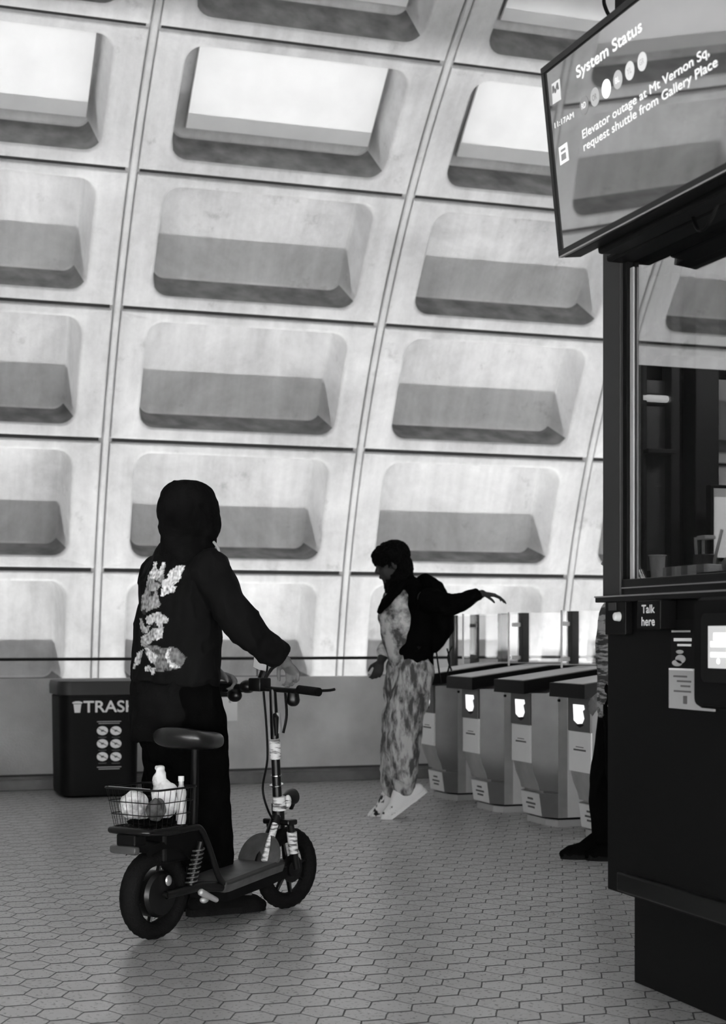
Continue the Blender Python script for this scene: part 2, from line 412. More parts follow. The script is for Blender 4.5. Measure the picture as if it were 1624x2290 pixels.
# ------------------------------------------------------------------ vault
RV, YC, ZC, STEP, PH0 = 8.23, 6.93, -0.44, rad(8.72), rad(16.0)
PL = RV * STEP; SX = 2.46; X00 = -0.07
DEP = 0.40
def vpt(x, phi, dep):
    r = RV + dep; return (x, YC + r * math.cos(phi), ZC + r * math.sin(phi))
def vault():
    # one panel in (x, s, dep)
    def ring(x0, x1, s0, s1, r, dep):
        P = []; n = 6
        for cx, cy, a0 in ((x1 - r, s0 + r, -90), (x1 - r, s1 - r, 0), (x0 + r, s1 - r, 90), (x0 + r, s0 + r, 180)):
            for k in range(n + 1):
                a = rad(a0 + 90 * k / n); P.append((cx + r * math.cos(a), cy + r * math.sin(a), dep))
            if a0 == -90:
                for k in range(1, 6): P.append((x1, s0 + r + (s1 - s0 - 2 * r) * k / 6, dep))
            if a0 == 90:
                for k in range(1, 6): P.append((x0, s1 - r - (s1 - s0 - 2 * r) * k / 6, dep))
        return P
    gx, gs = .042, .024
    rings = [ring(gx, SX - gx, gs, PL - gs, .004, .07), ring(gx, SX - gx, gs, PL - gs, .004, .006), ring(gx + .008, SX - gx - .008, gs + .008, PL - gs - .008, .006, 0)]
    ox0, ox1, os0, os1, r0 = .29, SX - .29, .135, PL - .115, .13
    for k in range(5):
        a = math.pi / 2 * k / 4; e = .035
        i = e * math.sin(a); dd = e * (1 - math.cos(a))
        rings.append(ring(ox0 - e + i, ox1 + e - i, os0 - .02 + i * .6, os1 + e - i, r0 + .02, dd))
    dx, ds = .045, .02
    bx0, bx1, bs0, bs1 = ox0 + dx, ox1 - dx, os0 + ds, os1 - .05
    rings.append(ring(bx0, bx1, bs0, bs1, r0 - .01, DEP - .05))
    for k in range(1, 4):
        a = math.pi / 2 * k / 3; e = .04 * (1 - math.cos(a)); dd = .05 * math.sin(a)
        rings.append(ring(bx0 + e, bx1 - e, bs0 + e * .35, bs1 - e, r0 - .015, DEP - .05 + dd))
    n = len(rings[0])
    base = np.array([p for r in rings for p in r]); nb = len(base)
    faces = []; fmi = []
    for i in range(len(rings) - 1):
        for j in range(n):
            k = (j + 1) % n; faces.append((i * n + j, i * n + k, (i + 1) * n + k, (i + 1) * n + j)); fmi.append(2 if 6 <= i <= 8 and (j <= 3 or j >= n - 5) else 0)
    back = [(len(rings) - 1) * n + j for j in range(n)]
    V = []; Fc = []; MI = []
    rows = range(-3, 19); cols = range(-5, 6)
    off = 0
    for c in cols:
        for r in rows:
            phi0 = PH0 + STEP * r; x = X00 + SX * c
            ph = phi0 + base[:, 1] / RV; rr = RV + base[:, 2]
            V.append(np.stack([base[:, 0] + x, YC + rr * np.cos(ph), ZC + rr * np.sin(ph)], 1))
            Fc += [tuple(off + i for i in f) for f in faces]; MI += fmi
            Fc.append(tuple(off + i for i in back)); MI.append(0)
            off += nb
    # backing shell behind the joints
    phs = [PH0 - 3 * STEP + STEP * 22 * k / 88 for k in range(89)]
    xa, xb = X00 - 5 * SX, X00 + 6 * SX
    edges = [xa + SX * i for i in range(12)]
    for i in range(11):   # thin rings only around coffers: one strip either side of each seam
        pass
    def strip(x0, x1, dep, mi, phl, thick=None):
        nonlocal off
        P = []
        for p in phl: P += [vpt(x0, p, dep), vpt(x1, p, dep)]
        V.append(np.array(P)); 
        for k in range(len(phl) - 1):
            Fc.append((off + 2 * k, off + 2 * k + 1, off + 2 * k + 3, off + 2 * k + 2)); MI.append(mi)
        off += len(P)
    for xs in edges:
        strip(xs - .06, xs + .06, .045, 0, phs)
        # raised bead with side walls
        P = []; w = .026
        for p in phs: P += [vpt(xs - w, p, .045), vpt(xs - w, p, -.004), vpt(xs - w * .6, p, -.014), vpt(xs + w * .6, p, -.014), vpt(xs + w, p, -.004), vpt(xs + w, p, .045)]
        V.append(np.array(P))
        for k in range(len(phs) - 1):
            for q in range(5): Fc.append((off + 6 * k + q, off + 6 * k + q + 1, off + 6 * k + 6 + q + 1, off + 6 * k + 6 + q)); MI.append(0)
        off += len(P)
    for r in list(rows) + [19]:
        p0 = PH0 + STEP * r; w = .034 / RV
        for i in range(11):
            strip(edges[i] + .03, edges[i + 1] - .03, .05, 1, [p0 - w, p0 + w])
    me = bpy.data.meshes.new('wall_vault'); me.from_pydata(np.concatenate(V).tolist(), [], Fc)
    me.polygons.foreach_set('material_index', MI)
    for p in me.polygons: p.use_smooth = True
    me.set_sharp_from_angle(angle=rad(32)); me.update()
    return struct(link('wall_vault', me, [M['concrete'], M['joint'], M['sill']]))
vault()

# acoustic boards inside the coffers
def acoustic(col, row, label):
    x0 = X00 + SX * col; phi0 = PH0 + STEP * row
    t = thing('acoustic_panel', label, 'panel', (0, 0, 0), 0, 'white acoustic boards in the vault coffers')
    def P(x, s, dep): return Vector(vpt(x0 + x, phi0 + s / RV, dep))
    def slab(bm, xa, xb, sa, sb, da, db):
        V = [bm.verts.new(P(x, s, d)) for d in (da, db) for x, s in ((xa, sa), (xb, sa), (xb, sb), (xa, sb))]
        for f in [(0, 1, 2, 3), (7, 6, 5, 4), (0, 4, 5, 1), (1, 5, 6, 2), (2, 6, 7, 3), (3, 7, 4, 0)]: bm.faces.new([V[i] for i in f])
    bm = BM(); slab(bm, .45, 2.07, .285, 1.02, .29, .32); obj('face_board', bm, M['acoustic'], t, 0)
    bm = BM(); slab(bm, .46, 2.06, .295, 1.01, .32, .35); obj('backing_frame', bm, M['black'], t, 0)
    for xx in (.55, 1.85):
        bm = BM(); slab(bm, xx, xx + .05, .5, .8, .35, DEP + .002); obj('bracket', bm, M['black'], t, 0)
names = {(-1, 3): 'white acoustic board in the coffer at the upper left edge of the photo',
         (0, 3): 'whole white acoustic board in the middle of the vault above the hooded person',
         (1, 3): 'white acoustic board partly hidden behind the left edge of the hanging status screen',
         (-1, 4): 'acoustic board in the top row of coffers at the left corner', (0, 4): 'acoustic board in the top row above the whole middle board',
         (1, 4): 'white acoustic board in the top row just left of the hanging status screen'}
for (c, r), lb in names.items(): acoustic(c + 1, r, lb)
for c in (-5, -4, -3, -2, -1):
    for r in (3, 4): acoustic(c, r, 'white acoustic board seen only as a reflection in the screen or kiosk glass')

# ------------------------------------------------------------------ floor, parapet, pit
bm = BM(); box(bm, -13.5, 16, -1.25, 12.66, -.25, 0); struct(obj('floor', bm, M['floor'], smooth=0))
bm = BM(); box(bm, -13.5, 16, 9.0, 15.2, -3.0, -2.9); struct(obj('trim_trackbed', bm, M['curb'], smooth=0))
bm = BM(); box(bm, -13.5, 16, 12.60, 12.66, .0, .872, .004); struct(obj('wall_parapet', bm, M['parapet'], smooth=0))
bm = BM(); box(bm, -13.5, 16, 12.50, 12.60, 0, .085, .006); box(bm, -13.5, 16, 12.565, 12.60, .085, .1)
struct(obj('baseboard_parapet', bm, M['curb'], smooth=0))
bm = BM(); box(bm, -13.5, 16, 12.588, 12.602, .098, .118); struct(obj('trim_parapet_gap', bm, M['joint'], smooth=0))
t = thing('handrail', 'thin dark handrail running along the top of the concrete parapet', 'railing', (0, 12.635, .87))
bm = BM(); tube(bm, [(-13, 0, .155), (15.5, 0, .155)], .013, 8); obj('rail', bm, M['blackmetal'], t)
for x in (-6.0, -3.0, 1.14, 3.35, 4.6, 7.6):
    bm = BM(); tube(bm, [(x, 0, 0), (x, 0, .155)], .008, 8); obj('bracket', bm, M['blackmetal'], t)
# out-of-frame dark box, added to block the vault reflection in the kiosk glass
bm = BM(); box(bm, -2.6, .15, 9.5, 10.0, 0, 3.05, .02); struct(obj('wall_reflection_blocker', bm, M['blocker'], smooth=0))

# notice on the parapet
t = thing('notice', 'white notice with a dark header taped to the parapet behind the hooded person', 'sign')
YP = 12.597
pa = plane_hit(452, 1515, (0, YP, 0), Vector((0, 1, 0))); pb = plane_hit(531, 1612, (0, YP, 0), Vector((0, 1, 0))); pm = plane_hit(500, 1559, (0, YP, 0), Vector((0, 1, 0)))
bm = BM(); box(bm, pa.x, pb.x, YP - .002, YP + .006, pb.z, pm.z); obj('sheet', bm, M['paper'], t, 0)
bm = BM(); box(bm, pa.x, pb.x - .02, YP - .002, YP + .006, pm.z, pa.z - .03); obj('header', bm, M['black'], t, 0)
bm = BM()
for k in range(3): box(bm, pa.x + .05, pb.x - .16 - .01 * k, YP - .0035, YP - .001, pm.z - .04 - .02 * k, pm.z - .034 - .02 * k)
obj('print', bm, M['black'], t, 0)
textmesh('print', 'E', M['black'], t, (pb.x - .07, YP - .002, pm.z - .045), (1, 0, 0), (0, 0, 1), height=.03)

# ------------------------------------------------------------------ trash bin
def trash():
    c = at(226, 1785, 11.75); x0, y0 = c.x, c.y + .30
    t = thing('trash_bin', 'dark square trash bin with white lettering standing against the parapet', 'trash bin', (x0, y0, 0))
    def ring(h, z): return [(x, y, z) for x, y in rrect(-h, h, -h * .95, h * .95, .10, 6)]
    bm = BM(); loft(bm, [ring(.25, 0), ring(.285, .02), ring(.290, .06), ring(.300, .76)]); obj('body', bm, M['bronze'], t)
    bm = BM(); loft(bm, [ring(.29, .77), ring(.315, .77), ring(.318, .84), ring(.310, .872), ring(.20, .874)], cap=True); obj('lid', bm, M['post'], t)
    bm = BM(); loft(bm, [ring(.284, .755), ring(.284, .775)]); obj('gap', bm, M['black'], t)
    yf = -.300 * .95 - .001
    def at2(px, py): p = plane_hit(px, py, (0, y0 + yf, 0), Vector((0, 1, 0))); return p.x - x0, p.z
    xa, z0 = at2(187, 1593); xb, z1 = at2(305, 1566)
    textmesh('lettering', 'TRASH', M['paper'], t, (xa, yf, z0), (1, 0, 0), (0, 0, 1), height=z1 - z0, width=xb - xa, bold=.02)
    xi, zi = at2(162, 1594); xj, zj = at2(184, 1568)
    bm = BM(); mt = Matrix(((1, 0, 0, 0), (0, 0, 1, yf - .003), (0, 1, 0, 0), (0, 0, 0, 1)))
    w = xj - xi
    prism(bm, [(xi + .22 * w, zi), (xj - .22 * w, zi), (xj - .1 * w, zj - .022), (xi + .1 * w, zj - .022)], mt, .002)
    prism(bm, [(xi, zj - .018), (xj, zj - .018), (xj, zj - .008), (xj - .3 * w, zj), (xi + .3 * w, zj), (xi, zj - .008)], mt, .002)
    obj('bin_symbol', bm, M['paper'], t, 0)
    for (py) in (1614, 1716):
        xa, z0 = at2(217, py + 5); xb, z1 = at2(271, py - 1)
        for k in range(2):
            bm = BM(); box(bm, xa + .012 * k, xb - .012 * k, yf - .003, yf + .002, z0 + .014 * (1 - k), z0 + .006 + .014 * (1 - k)); obj('caption', bm, M['greypaper'], t, 0)
    for i, py in enumerate((1634, 1663, 1692)):
        for px in (229, 259):
            xc, zc = at2(px, py); r = .042
            bm = BM(); prism(bm, [(xc + r * math.cos(a), zc + r * .8 * math.sin(a)) for a in [2 * math.pi * k / 24 for k in range(24)]], mt, .002)
            d = obj('round_decal', bm, M['paper'], t, 0)
            bm = BM(); prism(bm, [(xc - .8 * r, zc + .016), (xc - .7 * r, zc + .020), (xc + .8 * r, zc - .012), (xc + .7 * r, zc - .016)], mt.copy() @ Matrix.Translation((0, 0, -.0008)), .001)
            prism(bm, [(xc - .3 * r, zc + .004), (xc + .2 * r, zc + .008), (xc + .35 * r, zc - .004), (xc - .2 * r, zc - .008)], mt.copy() @ Matrix.Translation((0, 0, -.001)), .001)
            obj('pictogram', bm, M['readerpanel'], d, 0)
            bm = BM(); box(bm, xc - .03, xc + .03, yf - .003, yf + .002, zc - .052, zc - .047); obj('caption', bm, M['greyink'], t, 0)
trash()

# ------------------------------------------------------------------ fare gates
GX = 4.22
def gate_parts(t):
    # local: origin at floor, near side y=0, front face x=0
    def plan(xf, inset=0.0, ch=.13):
        i = inset
        xc = (.14 if ch == .13 else xf + ch) + i
        return [(xf + i, .10 + i), (xc, 0 + i), (1.62 - i, 0 + i), (1.62 - i, .46 - i), (xc, .46 - i), (xf + i, .38 - i)]
    bm = BM()
    prof = [(.055, .075), (.205, .055), (.206, .085), (.222, .085), (.223, .058), (.27, .045), (.33, .018), (.40, 0), (.845, -.005)]
    loft(bm, [[(x, y, z) for x, y in plan(xf)] for z, xf in prof]); 
    bm.normal_update()
    for f in bm.faces:
        n = f.normal
        if abs(n.x) > .2 and abs(n.y) > .35 and abs(n.z) < .8: f.material_index = 1  # chamfer shade put into a darker steel, picked by face normal
    obj('cabinet', bm, [M['steel'], M['shaded_steel']], t, 20)
    bm = BM(); loft(bm, [[(x, y, z) for x, y in plan(.10, .0)] for z in (.0, .042)]); obj('plinth', bm, M['steel_mid'], t, 0)
    bm = BM(); loft(bm, [[(x, y, z) for x, y in plan(.10, .012)] for z in (.042, .056)]); obj('plinth_gap', bm, M['black'], t, 0)
    for q, (ya, yb) in enumerate(((-.002, .001), (.459, .462))):
        bm = BM(); box(bm, .205, 1.62, ya, yb, .058, .843); obj('lit_side_panel', bm, M['steel_light'], t, 0)  # lighter steel sheet carries the brightness of the lit side
    # lower white block and curved toe
    bm = BM(); loft(bm, [[(.071 - .0185 * q, y, .06 + .14 * q) for y in (.102, .378)] + [(.085 - .0185 * q, y, .06 + .14 * q) for y in (.378, .102)] for q in (0, 1)]); obj('kick_plate', bm, M['steel_light'], t, 0)
    bm = BM()
    for z0, w in ((.10, .1), (.125, .14), (.155, .08)): box(bm, .0765 - .133 * z0, .084 - .133 * z0, .24 - w / 2, .24 + w / 2, z0, z0 + .012)
    obj('scuffed_sticker', bm, M['greyink'], t, 0)
    # slanted lid with black edge
    def lid(z_off, th, x0, x1, ya, yb, bmx):
        P = []
        for y in (ya, yb):
            P.append([(x0, y, .843 + z_off), (x0, y, .925 + z_off + th - .04), (x1, y, 1.005 + z_off + th - .04), (1.62, y, 1.005 + z_off + th - .04), (1.62, y, .935 + z_off), (x1, y, .935 + z_off)])
        loft(bmx, P)
    bm = BM(); lid(0, .04, -.10, .50, -.005, .465, bm); obj('lid_edge', bm, M['black'], t, 0)
    bm = BM()
    P = [[(-.085, y, .926), (.50, y, 1.006), (1.6, y, 1.006), (1.6, y, 1.010), (.50, y, 1.010), (-.085, y, .930)] for y in (.05, .43)]
    loft(bm, P); obj('lid_top', bm, M['steel_light'], t, 0)
    bm = BM(); P = [[(.06, y, .846), (.46, y, .932), (1.6, y, .932), (1.6, y, .846)] for y in (.004, .456)]
    loft(bm, P); obj('upper_side', bm, M['steel_light'], t, 0)
    # front: reader, label
    r = None
    bm = BM(); box(bm, -.016, .0, .095, .385, .64, .842, .003); r = obj('reader_plate', bm, M['readerpanel'], t, 0)
    bm = BM(); mt = Matrix(((0, 0, 1, -.019), (1, 0, 0, 0), (0, 1, 0, 0), (0, 0, 0, 1)))
    prism(bm, [(.30, .705), (.31, .80), (.17, .80), (.16, .775), (.185, .765), (.165, .72), (.19, .69), (.25, .685)], mt, .002); obj('reader_light', bm, M['glow'], r, 0)
    bm = BM(); prism(bm, [(.17, .682), (.22, .665), (.27, .678), (.25, .684), (.19, .688)], mt, .002); obj('reader_ring', bm, M['black'], r, 0)
    bm = BM(); box(bm, -.009, .001, .097, .383, .40, .638, .001); l = obj('label_plate', bm, M['paper'], t, 0)
    bm = BM(); box(bm, -.0105, -.0085, .16, .32, .525, .535); box(bm, -.0105, -.0085, .19, .29, .545, .55); obj('label_print', bm, M['greyink'], l, 0)
    bm = BM(); box(bm, .40, .56, -.003, .003, .655, .672, 0); obj('slot', bm, M['black'], t, 0)
    bm = BM(); tube(bm, [(.145, -.004, .80), (.145, .003, .80)], .010, 12); obj('lock', bm, M['black'], t)
    bm = BM(); box(bm, .28, .36, -.002, .002, .488, .494); box(bm, .30, .34, -.002, .002, .50, .505); obj('side_label', bm, M['readerpanel'], t, 0)
    # glass wing and dark post
    bm = BM(); box(bm, .28, .74, .225, .237, 1.0, 1.375, .001); obj('glass_wing', bm, M['clearglass'], t, 0)
    bm = BM(); box(bm, .272, .28, .223, .239, 1.0, 1.375, .001); obj('glass_edge', bm, M['steel_light'], t, 0)
    for zz in (1.03, 1.28):
        bm = BM(); box(bm, .68, .745, .215, .247, zz, zz + .03, .006); obj('clamp', bm, M['white'], t, 0)
    bm = BM(); box(bm, .745, .80, .19, .28, 1.0, 1.385, .003); obj('barrier_post', bm, M['post'], t, 0)
glabels = ['fare gate nearest the kiosk, being tapped by a hand', 'largest fully visible fare gate, second from the kiosk', 'middle fare gate with a lit reader, between two others', 'farthest fare gate, beside the person in mottled trousers']
g0 = thing('fare_gate', glabels[0], 'fare gate', (GX, 8.19, 0), 0, 'row of steel fare gates'); gate_parts(g0)
def copy_tree(o, parent=None, kids=None):
    c = o.copy(); C.objects.link(c)
    if parent is not None: c.parent = parent
    for ch in [q for q in ALLOBJ if q.parent == o]: copy_tree(ch, c)
    return c
ALLOBJ = list(C.objects)
for k in (1, 2, 3):
    g = copy_tree(g0); g.location = (GX, 8.19 + .84 * k, 0); g['label'] = glabels[k]
# glass fence beyond the gates
t = thing('glass_fence', 'low glass fence with dark posts between the farthest fare gate and parapet', 'fence', (5.0, 11.2, 0))
for y in (.15, .72, 1.18):
    bm = BM(); box(bm, -.028, .028, y - .035, y + .035, 0, 1.385, .003); obj('post', bm, M['post'], t, 0)
for y0, y1 in ((.19, .68), (.76, 1.14)):
    bm = BM(); box(bm, -.005, .005, y0, y1, .12, 1.375, .001); obj('glass_panel', bm, M['clearglass'], t, 0)
    for zz in (.25, .98, 1.28):
        bm = BM(); box(bm, -.014, .014, y0 - .012, y0 + .04, zz, zz + .04, .005); obj('clamp', bm, M['white'], t, 0)

# ------------------------------------------------------------------ station manager's kiosk
BX = 2.45; NX = Vector((1, 0, 0))
def bh(px, py, x=BX): p = plane_hit(px, py, (x, 0, 0), NX); return p.y, p.z
K = thing('kiosk', 'dark station kiosk with large glass window at the right edge of the hall', 'kiosk', (3.6, 3.5, 0))
def kb(name, m, *b, bev=.004, parent=None, smooth=0):
    for q in b:
        bm = BM(); box(bm, q[0] - 3.6, q[1] - 3.6, q[2] - 3.5, q[3] - 3.5, q[4], q[5], bev); o = obj(name, bm, m, parent or K, smooth)
    return o
kb('plinth', M['bronze'], (2.65, 4.9, 2.3, 4.885, 0, .37))
kb('body_panel', M['bronze'], (BX, 5.0, 2.1, 4.70, .362, 1.315))
kb('skirt_rail', M['blackmetal'], (BX - .028, BX + .01, 2.1, 4.585, .375, .437), bev=.006)
kb('corner_post', M['post'], (BX - .012, BX + .09, 4.592, 4.712, 1.335, 2.80))
kb('corner_post', M['post'], (4.9, 5.01, 4.592, 4.712, 1.315, 2.80))
kb('counter_edge', M['blackmetal'], (BX - .035, 5.02, 2.1, 4.722, 1.315, 1.336), bev=.003)
kb('counter_highlight', M['edge'], (BX - .038, BX - .033, 2.1, 4.722, 1.331, 1.336), bev=0)  # bright strip stands in for the highlight along the counter edge
kb('window_sill', M['blackmetal'], (BX - .005, BX + .06, 2.1, 4.59, 1.336, 1.388), bev=.002)
kb('sill_highlight', M['edge'], (BX - .008, BX - .004, 2.1, 4.588, 1.358, 1.362), (BX + .03, BX + .034, 2.1, 4.588, 1.386, 1.389), bev=0)  # highlight lines of the sill, drawn as bright strips
kb('window_edge', M['greypaper'], (BX + .012, BX + .018, 4.545, 4.575, 1.388, 2.40), bev=.001)
kb('desk_shelf', M['post'], (BX + .06, 4.8, 2.2, 4.618, 1.36, 1.384), bev=.003)
kb('window_gasket', M['black'], (BX + .0, BX + .06, 4.566, 4.592, 1.388, 2.42), bev=0)
gl = kb('window_glass', M['glass'], (BX + .022, BX + .026, 2.1, 4.566, 1.388, 2.42), bev=0)
kb('fascia', M['black'], (BX - .06, 5.06, 2.0, 4.60, 2.42, 2.80), bev=.01)
kb('fascia_batten', M['post'], (BX - .075, BX - .06, 2.0, 4.56, 2.43, 2.455), (BX - .075, BX - .06, 2.0, 4.56, 2.475, 2.50), (BX - .075, BX - .06, 2.0, 4.56, 2.52, 2.545), bev=.002)
kb('roof', M['post'], (BX - .08, 5.1, 1.95, 4.74, 2.80, 2.88), bev=.006)
kb('end_wall', M['bronze'], (BX + .06, 2.80, 4.64, 4.70, 1.315, 2.42), (2.80, 4.92, 4.64, 4.70, 1.315, 1.42), (2.80, 4.92, 4.64, 4.70, 2.08, 2.42), bev=0)
kb('end_window_glass', M['clearglass'], (2.80, 4.92, 4.668, 4.672, 1.42, 2.08), bev=0)
kb('inner_column', M['post'], (2.62, 2.655, 4.58, 4.64, 1.336, 2.42), (2.70, 2.79, 4.56, 4.64, 1.336, 2.42), bev=.004)
kb('inner_ceiling', M['black'], (BX + .06, 4.92, 2.1, 4.64, 2.40, 2.42), bev=0)
kb('rear_wall', M['bronze'], (4.92, 5.0, 2.1, 4.6, 1.315, 2.42), (BX + .06, 4.92, 2.1, 2.16, 1.315, 2.42), bev=0)
kb('notice_board', M['readerpanel'], (BX + .07, 2.62, 4.618, 4.64, 1.42, 2.05), bev=.002)
kb('shelf', M['post'], (BX + .07, 2.62, 4.55, 4.64, 1.80, 1.815), bev=.002)
# cables and bracket under the screen
bm = BM()
y0, z0 = bh(1548, 560, BX - .08); y1, z1 = bh(1612, 520, BX - .08)
tube(bm, smoothpath([(BX - .08, y0, 2.43), (BX - .09, (y0 * 2 + y1) / 3, 2.37), (BX - .09, (y0 + 2 * y1) / 3, 2.372), (BX - .08, y1, 2.43)]), .006, 8)
for v in bm.verts: v.co -= Vector((3.6, 3.5, 0))
obj('cable_loop', bm, M['black'], K)
# things on the kiosk front
def yz(px, py, x): return bh(px, py, x)
xs = BX - .001
def face_rect(name, m, px0, py0, px1, py1, xa, xb, parent=K, bev=.002):
    y0, z1 = yz(px0, py0, xa); y1, _ = yz(px1, py0, xa); _, z0 = yz(px0, py1, xa)
    return kb(name, m, (xa, xb, y1, y0, z0, z1), bev=bev, parent=parent)
it = thing('intercom', 'dark intercom box with a round white call button below the kiosk counter corner', 'intercom')
def ib(parent, name, m, px0, py0, px1, py1, xa, xb, bev=.002):
    y0, z1 = yz(px0, py0, xa); y1, _ = yz(px1, py0, xa); _, z0 = yz(px0, py1, xa)
    bm = BM(); box(bm, xa, xb, y1, y0, z0, z1, bev); return obj(name, bm, m, parent, 0)
ib(it, 'housing', M['black'], 1353, 1346, 1398, 1420, BX - .03, BX, .004)
ib(it, 'grey_plate', M['post'], 1360, 1348, 1377, 1366, BX - .034, BX - .03)
y0, z0 = yz(1379, 1379, BX - .04)
bm = BM(); tube(bm, [(BX - .028, y0, z0), (BX - .045, y0, z0)], [.016, .0135], 20, round_=False); ell(bm, (BX - .045, y0, z0), .006, .0135, .0135); obj('call_button', bm, M['white'], it)
ts = thing('counter_sign', 'small black sign reading Talk here in white under the kiosk counter', 'sign')
ib(ts, 'board', M['black'], 1425, 1343, 1476, 1408, BX - .06, BX, .004)
xt = BX - .0605
for s, pya, pyb in (('Talk', 1371, 1353), ('here', 1399, 1380)):
    ya, za = yz(1436, pya, xt); yb, _ = yz(1465, pya, xt); _, zb = yz(1436, pyb, xt)
    textmesh('lettering', s, M['paper'], ts, (xt, ya, za), (0, -1, 0), (0, 0, 1), height=zb - za, width=ya - yb, bold=.03)
ps = thing('poster', 'black poster with white headline and a printed face above the white card', 'poster')
ib(ps, 'sheet', M['black'], 1501, 1386, 1556, 1494, BX - .006, BX, 0)
ib(ps, 'rule', M['greypaper'], 1502, 1410, 1543, 1414, BX - .008, BX - .005, 0)
for s, pa_, pb_, x0_ in (('STATIONS', 1433, 1426, 1506), ('TOGETHER', 1444, 1440, 1514)):
    pass
ib(ps, 'headline', M['paper'], 1507, 1427, 1546, 1434, BX - .008, BX - .005, 0)
ib(ps, 'subheading', M['paper'], 1515, 1440, 1545, 1445, BX - .008, BX - .005, 0)
xt = BX - .0065
bm = BM()
yc, zc = yz(1523, 1474, xt); 
for (dy, dz, a, b_) in ((0, 0, .030, .013), (.004, .022, .022, .006), (.02, -.012, .03, .01)):
    prism(bm, [(yc + dy + a * math.cos(u), zc + dz + b_ * math.sin(u)) for u in [2 * math.pi * k / 20 for k in range(20)]], Matrix(((0, 0, 1, xt - .002), (1, 0, 0, 0), (0, 1, 0, 0), (0, 0, 0, 1))), .001)
obj('printed_face', bm, M['greypaper'], ps, 0)
cs = thing('info_card', 'pale grey information card partly behind the terminal on the kiosk front', 'card')
ib(cs, 'card', M['greypaper'], 1496, 1496, 1596, 1583, BX - .014, BX - .007, 0)
ib(cs, 'folded_edge', M['paper'], 1496, 1494, 1548, 1498, BX - .018, BX - .006, 0)
for k, (a, b_) in enumerate(((1506, 1536), (1514, 1545), (1522, 1543), (1507, 1545))):
    ib(cs, 'print_line', M['greyink'], a, 1510 + 11 * k, b_, 1514 + 11 * k, BX - .0155, BX - .013, 0)
ib(cs, 'print_figure', M['greyink'], 1528, 1556, 1536, 1574, BX - .0155, BX - .013, 0)
tm = thing('touch_terminal', 'rounded black terminal with a bright touch screen on the kiosk front', 'terminal')
TX = 2.36
y0, z1 = yz(1549, 1336, TX); _, z0 = yz(1549, 1583, TX)
bm = BM(); 
def rr3(x, ya, yb, za, zb, r): return [(x, p[0], p[1]) for p in rrect(ya, yb, za, zb, r, 6)]
loft(bm, [rr3(BX, y0 - .42, y0, z0, z1, .02), rr3(TX + .02, y0 - .42, y0, z0, z1, .02), rr3(TX, y0 - .41, y0 - .01, z0 + .01, z1 - .01, .02)]); obj('housing', bm, M['bronze'], tm)
ya, zb = yz(1572, 1372, TX); _, za = yz(1572, 1525, TX)
bm = BM(); loft(bm, [rr3(TX - .001, ya - .34, ya, za, zb, .02), rr3(TX - .006, ya - .34, ya, za, zb, .02)]); bz = obj('bezel', bm, M['blackmetal'], tm)
ya, zb = yz(1590, 1400, TX); _, za = yz(1590, 1494, TX)
bm = BM(); box(bm, TX - .009, TX - .005, ya - .28, ya, za, zb); sc = obj('display', bm, M['glow_dim'], tm, 0)
hh = zb - za
for n_, (u0, u1, v0, v1) in {'menu_title': (.03, .20, .66, .84), 'menu_row': (.015, .27, .50, .64), 'menu_row_lower': (.015, .27, .26, .38)}.items():
    bm = BM(); box(bm, TX - .0105, TX - .0085, ya - u1, ya - u0, za + hh * v0, za + hh * v1); obj(n_.replace('_lower', ''), bm, M['glow'], sc, 0)
bm = BM(); tube(bm, [(TX - .0085, ya - .055, za + hh * .17), (TX - .0105, ya - .055, za + hh * .17)], .008, 16); obj('menu_button', bm, M['glow'], sc)

# things inside the kiosk
def inpos(px, py, Y):
    p = plane_hit(px, py, (0, Y, 0), Vector((0, 1, 0))); return p
DZ = 1.385
p = inpos(1437, 1262, 4.5); c0 = thing('paper_cup', 'small white paper cup standing at the left end of the kiosk desk', 'cup', (BX + .075, 4.50, DZ))
bm = BM(); loft(bm, [[(r * math.cos(a), r * math.sin(a), z) for a in [2 * math.pi * k / 24 for k in range(24)]] for r, z in ((.020, 0), (.026, .075), (.028, .078), (.026, .078), (.019, .01))]); obj('cup_wall', bm, M['white'], c0)
bm = BM(); tube(bm, smoothpath([(.028 * math.cos(a), .028 * math.sin(a), .078) for a in [2 * math.pi * k / 16 for k in range(17)]], 1), .0018, 6); obj('rim', bm, M['white'], c0)
for k, (px, lb) in enumerate(((1428, 'leftmost short stack of white cards beside the cup in the kiosk window'), (1452, 'middle stack of white cards behind the kiosk sill'), (1476, 'right stack of white cards behind the kiosk sill, next to the plastic bag'))):
    Y = 4.42 - .09 * k
    o = thing('card_stack', lb, 'cards', (BX + .10, Y, DZ), .1 * k, 'card stacks in the kiosk window')
    bm = BM(); box(bm, -.03, .03, -.038, .038, 0, .038, .002); obj('cards', bm, M['paper'], o, 0)
    bm = BM(); box(bm, -.031, .031, -.020, .012, .004, .0385, 0); obj('band', bm, M['greypaper'], o, 0)
bm = BM()
ell(bm, (BX + .16, 4.10, DZ + .035), .055, .11, .035); ell(bm, (BX + .17, 4.16, DZ + .05), .04, .05, .03); ell(bm, (BX + .15, 4.02, DZ + .03), .045, .07, .026)
me = remeshed(bm, .006, 3, .010, 14, 2); o = tag(link('plastic_bag', me, M['clearplastic']), 'crumpled pale plastic bag lying on the kiosk desk behind the glass', 'bag')
bm = BM(); box(bm, BX + .05, BX + .09, 3.75, 4.22, DZ, DZ + .012, .003); tag(obj('dark_folder', bm, M['black'], smooth=0), 'flat black folder lying along the kiosk window sill', 'folder')
ph = thing('pen_holder', 'clear pen holder with pens standing on the kiosk desk behind the glass', 'pen holder', (BX + .155, 4.34, DZ))
bm = BM(); box(bm, -.028, .028, -.028, .028, 0, .075, .003); obj('cup', bm, M['readerpanel'], ph, 0)
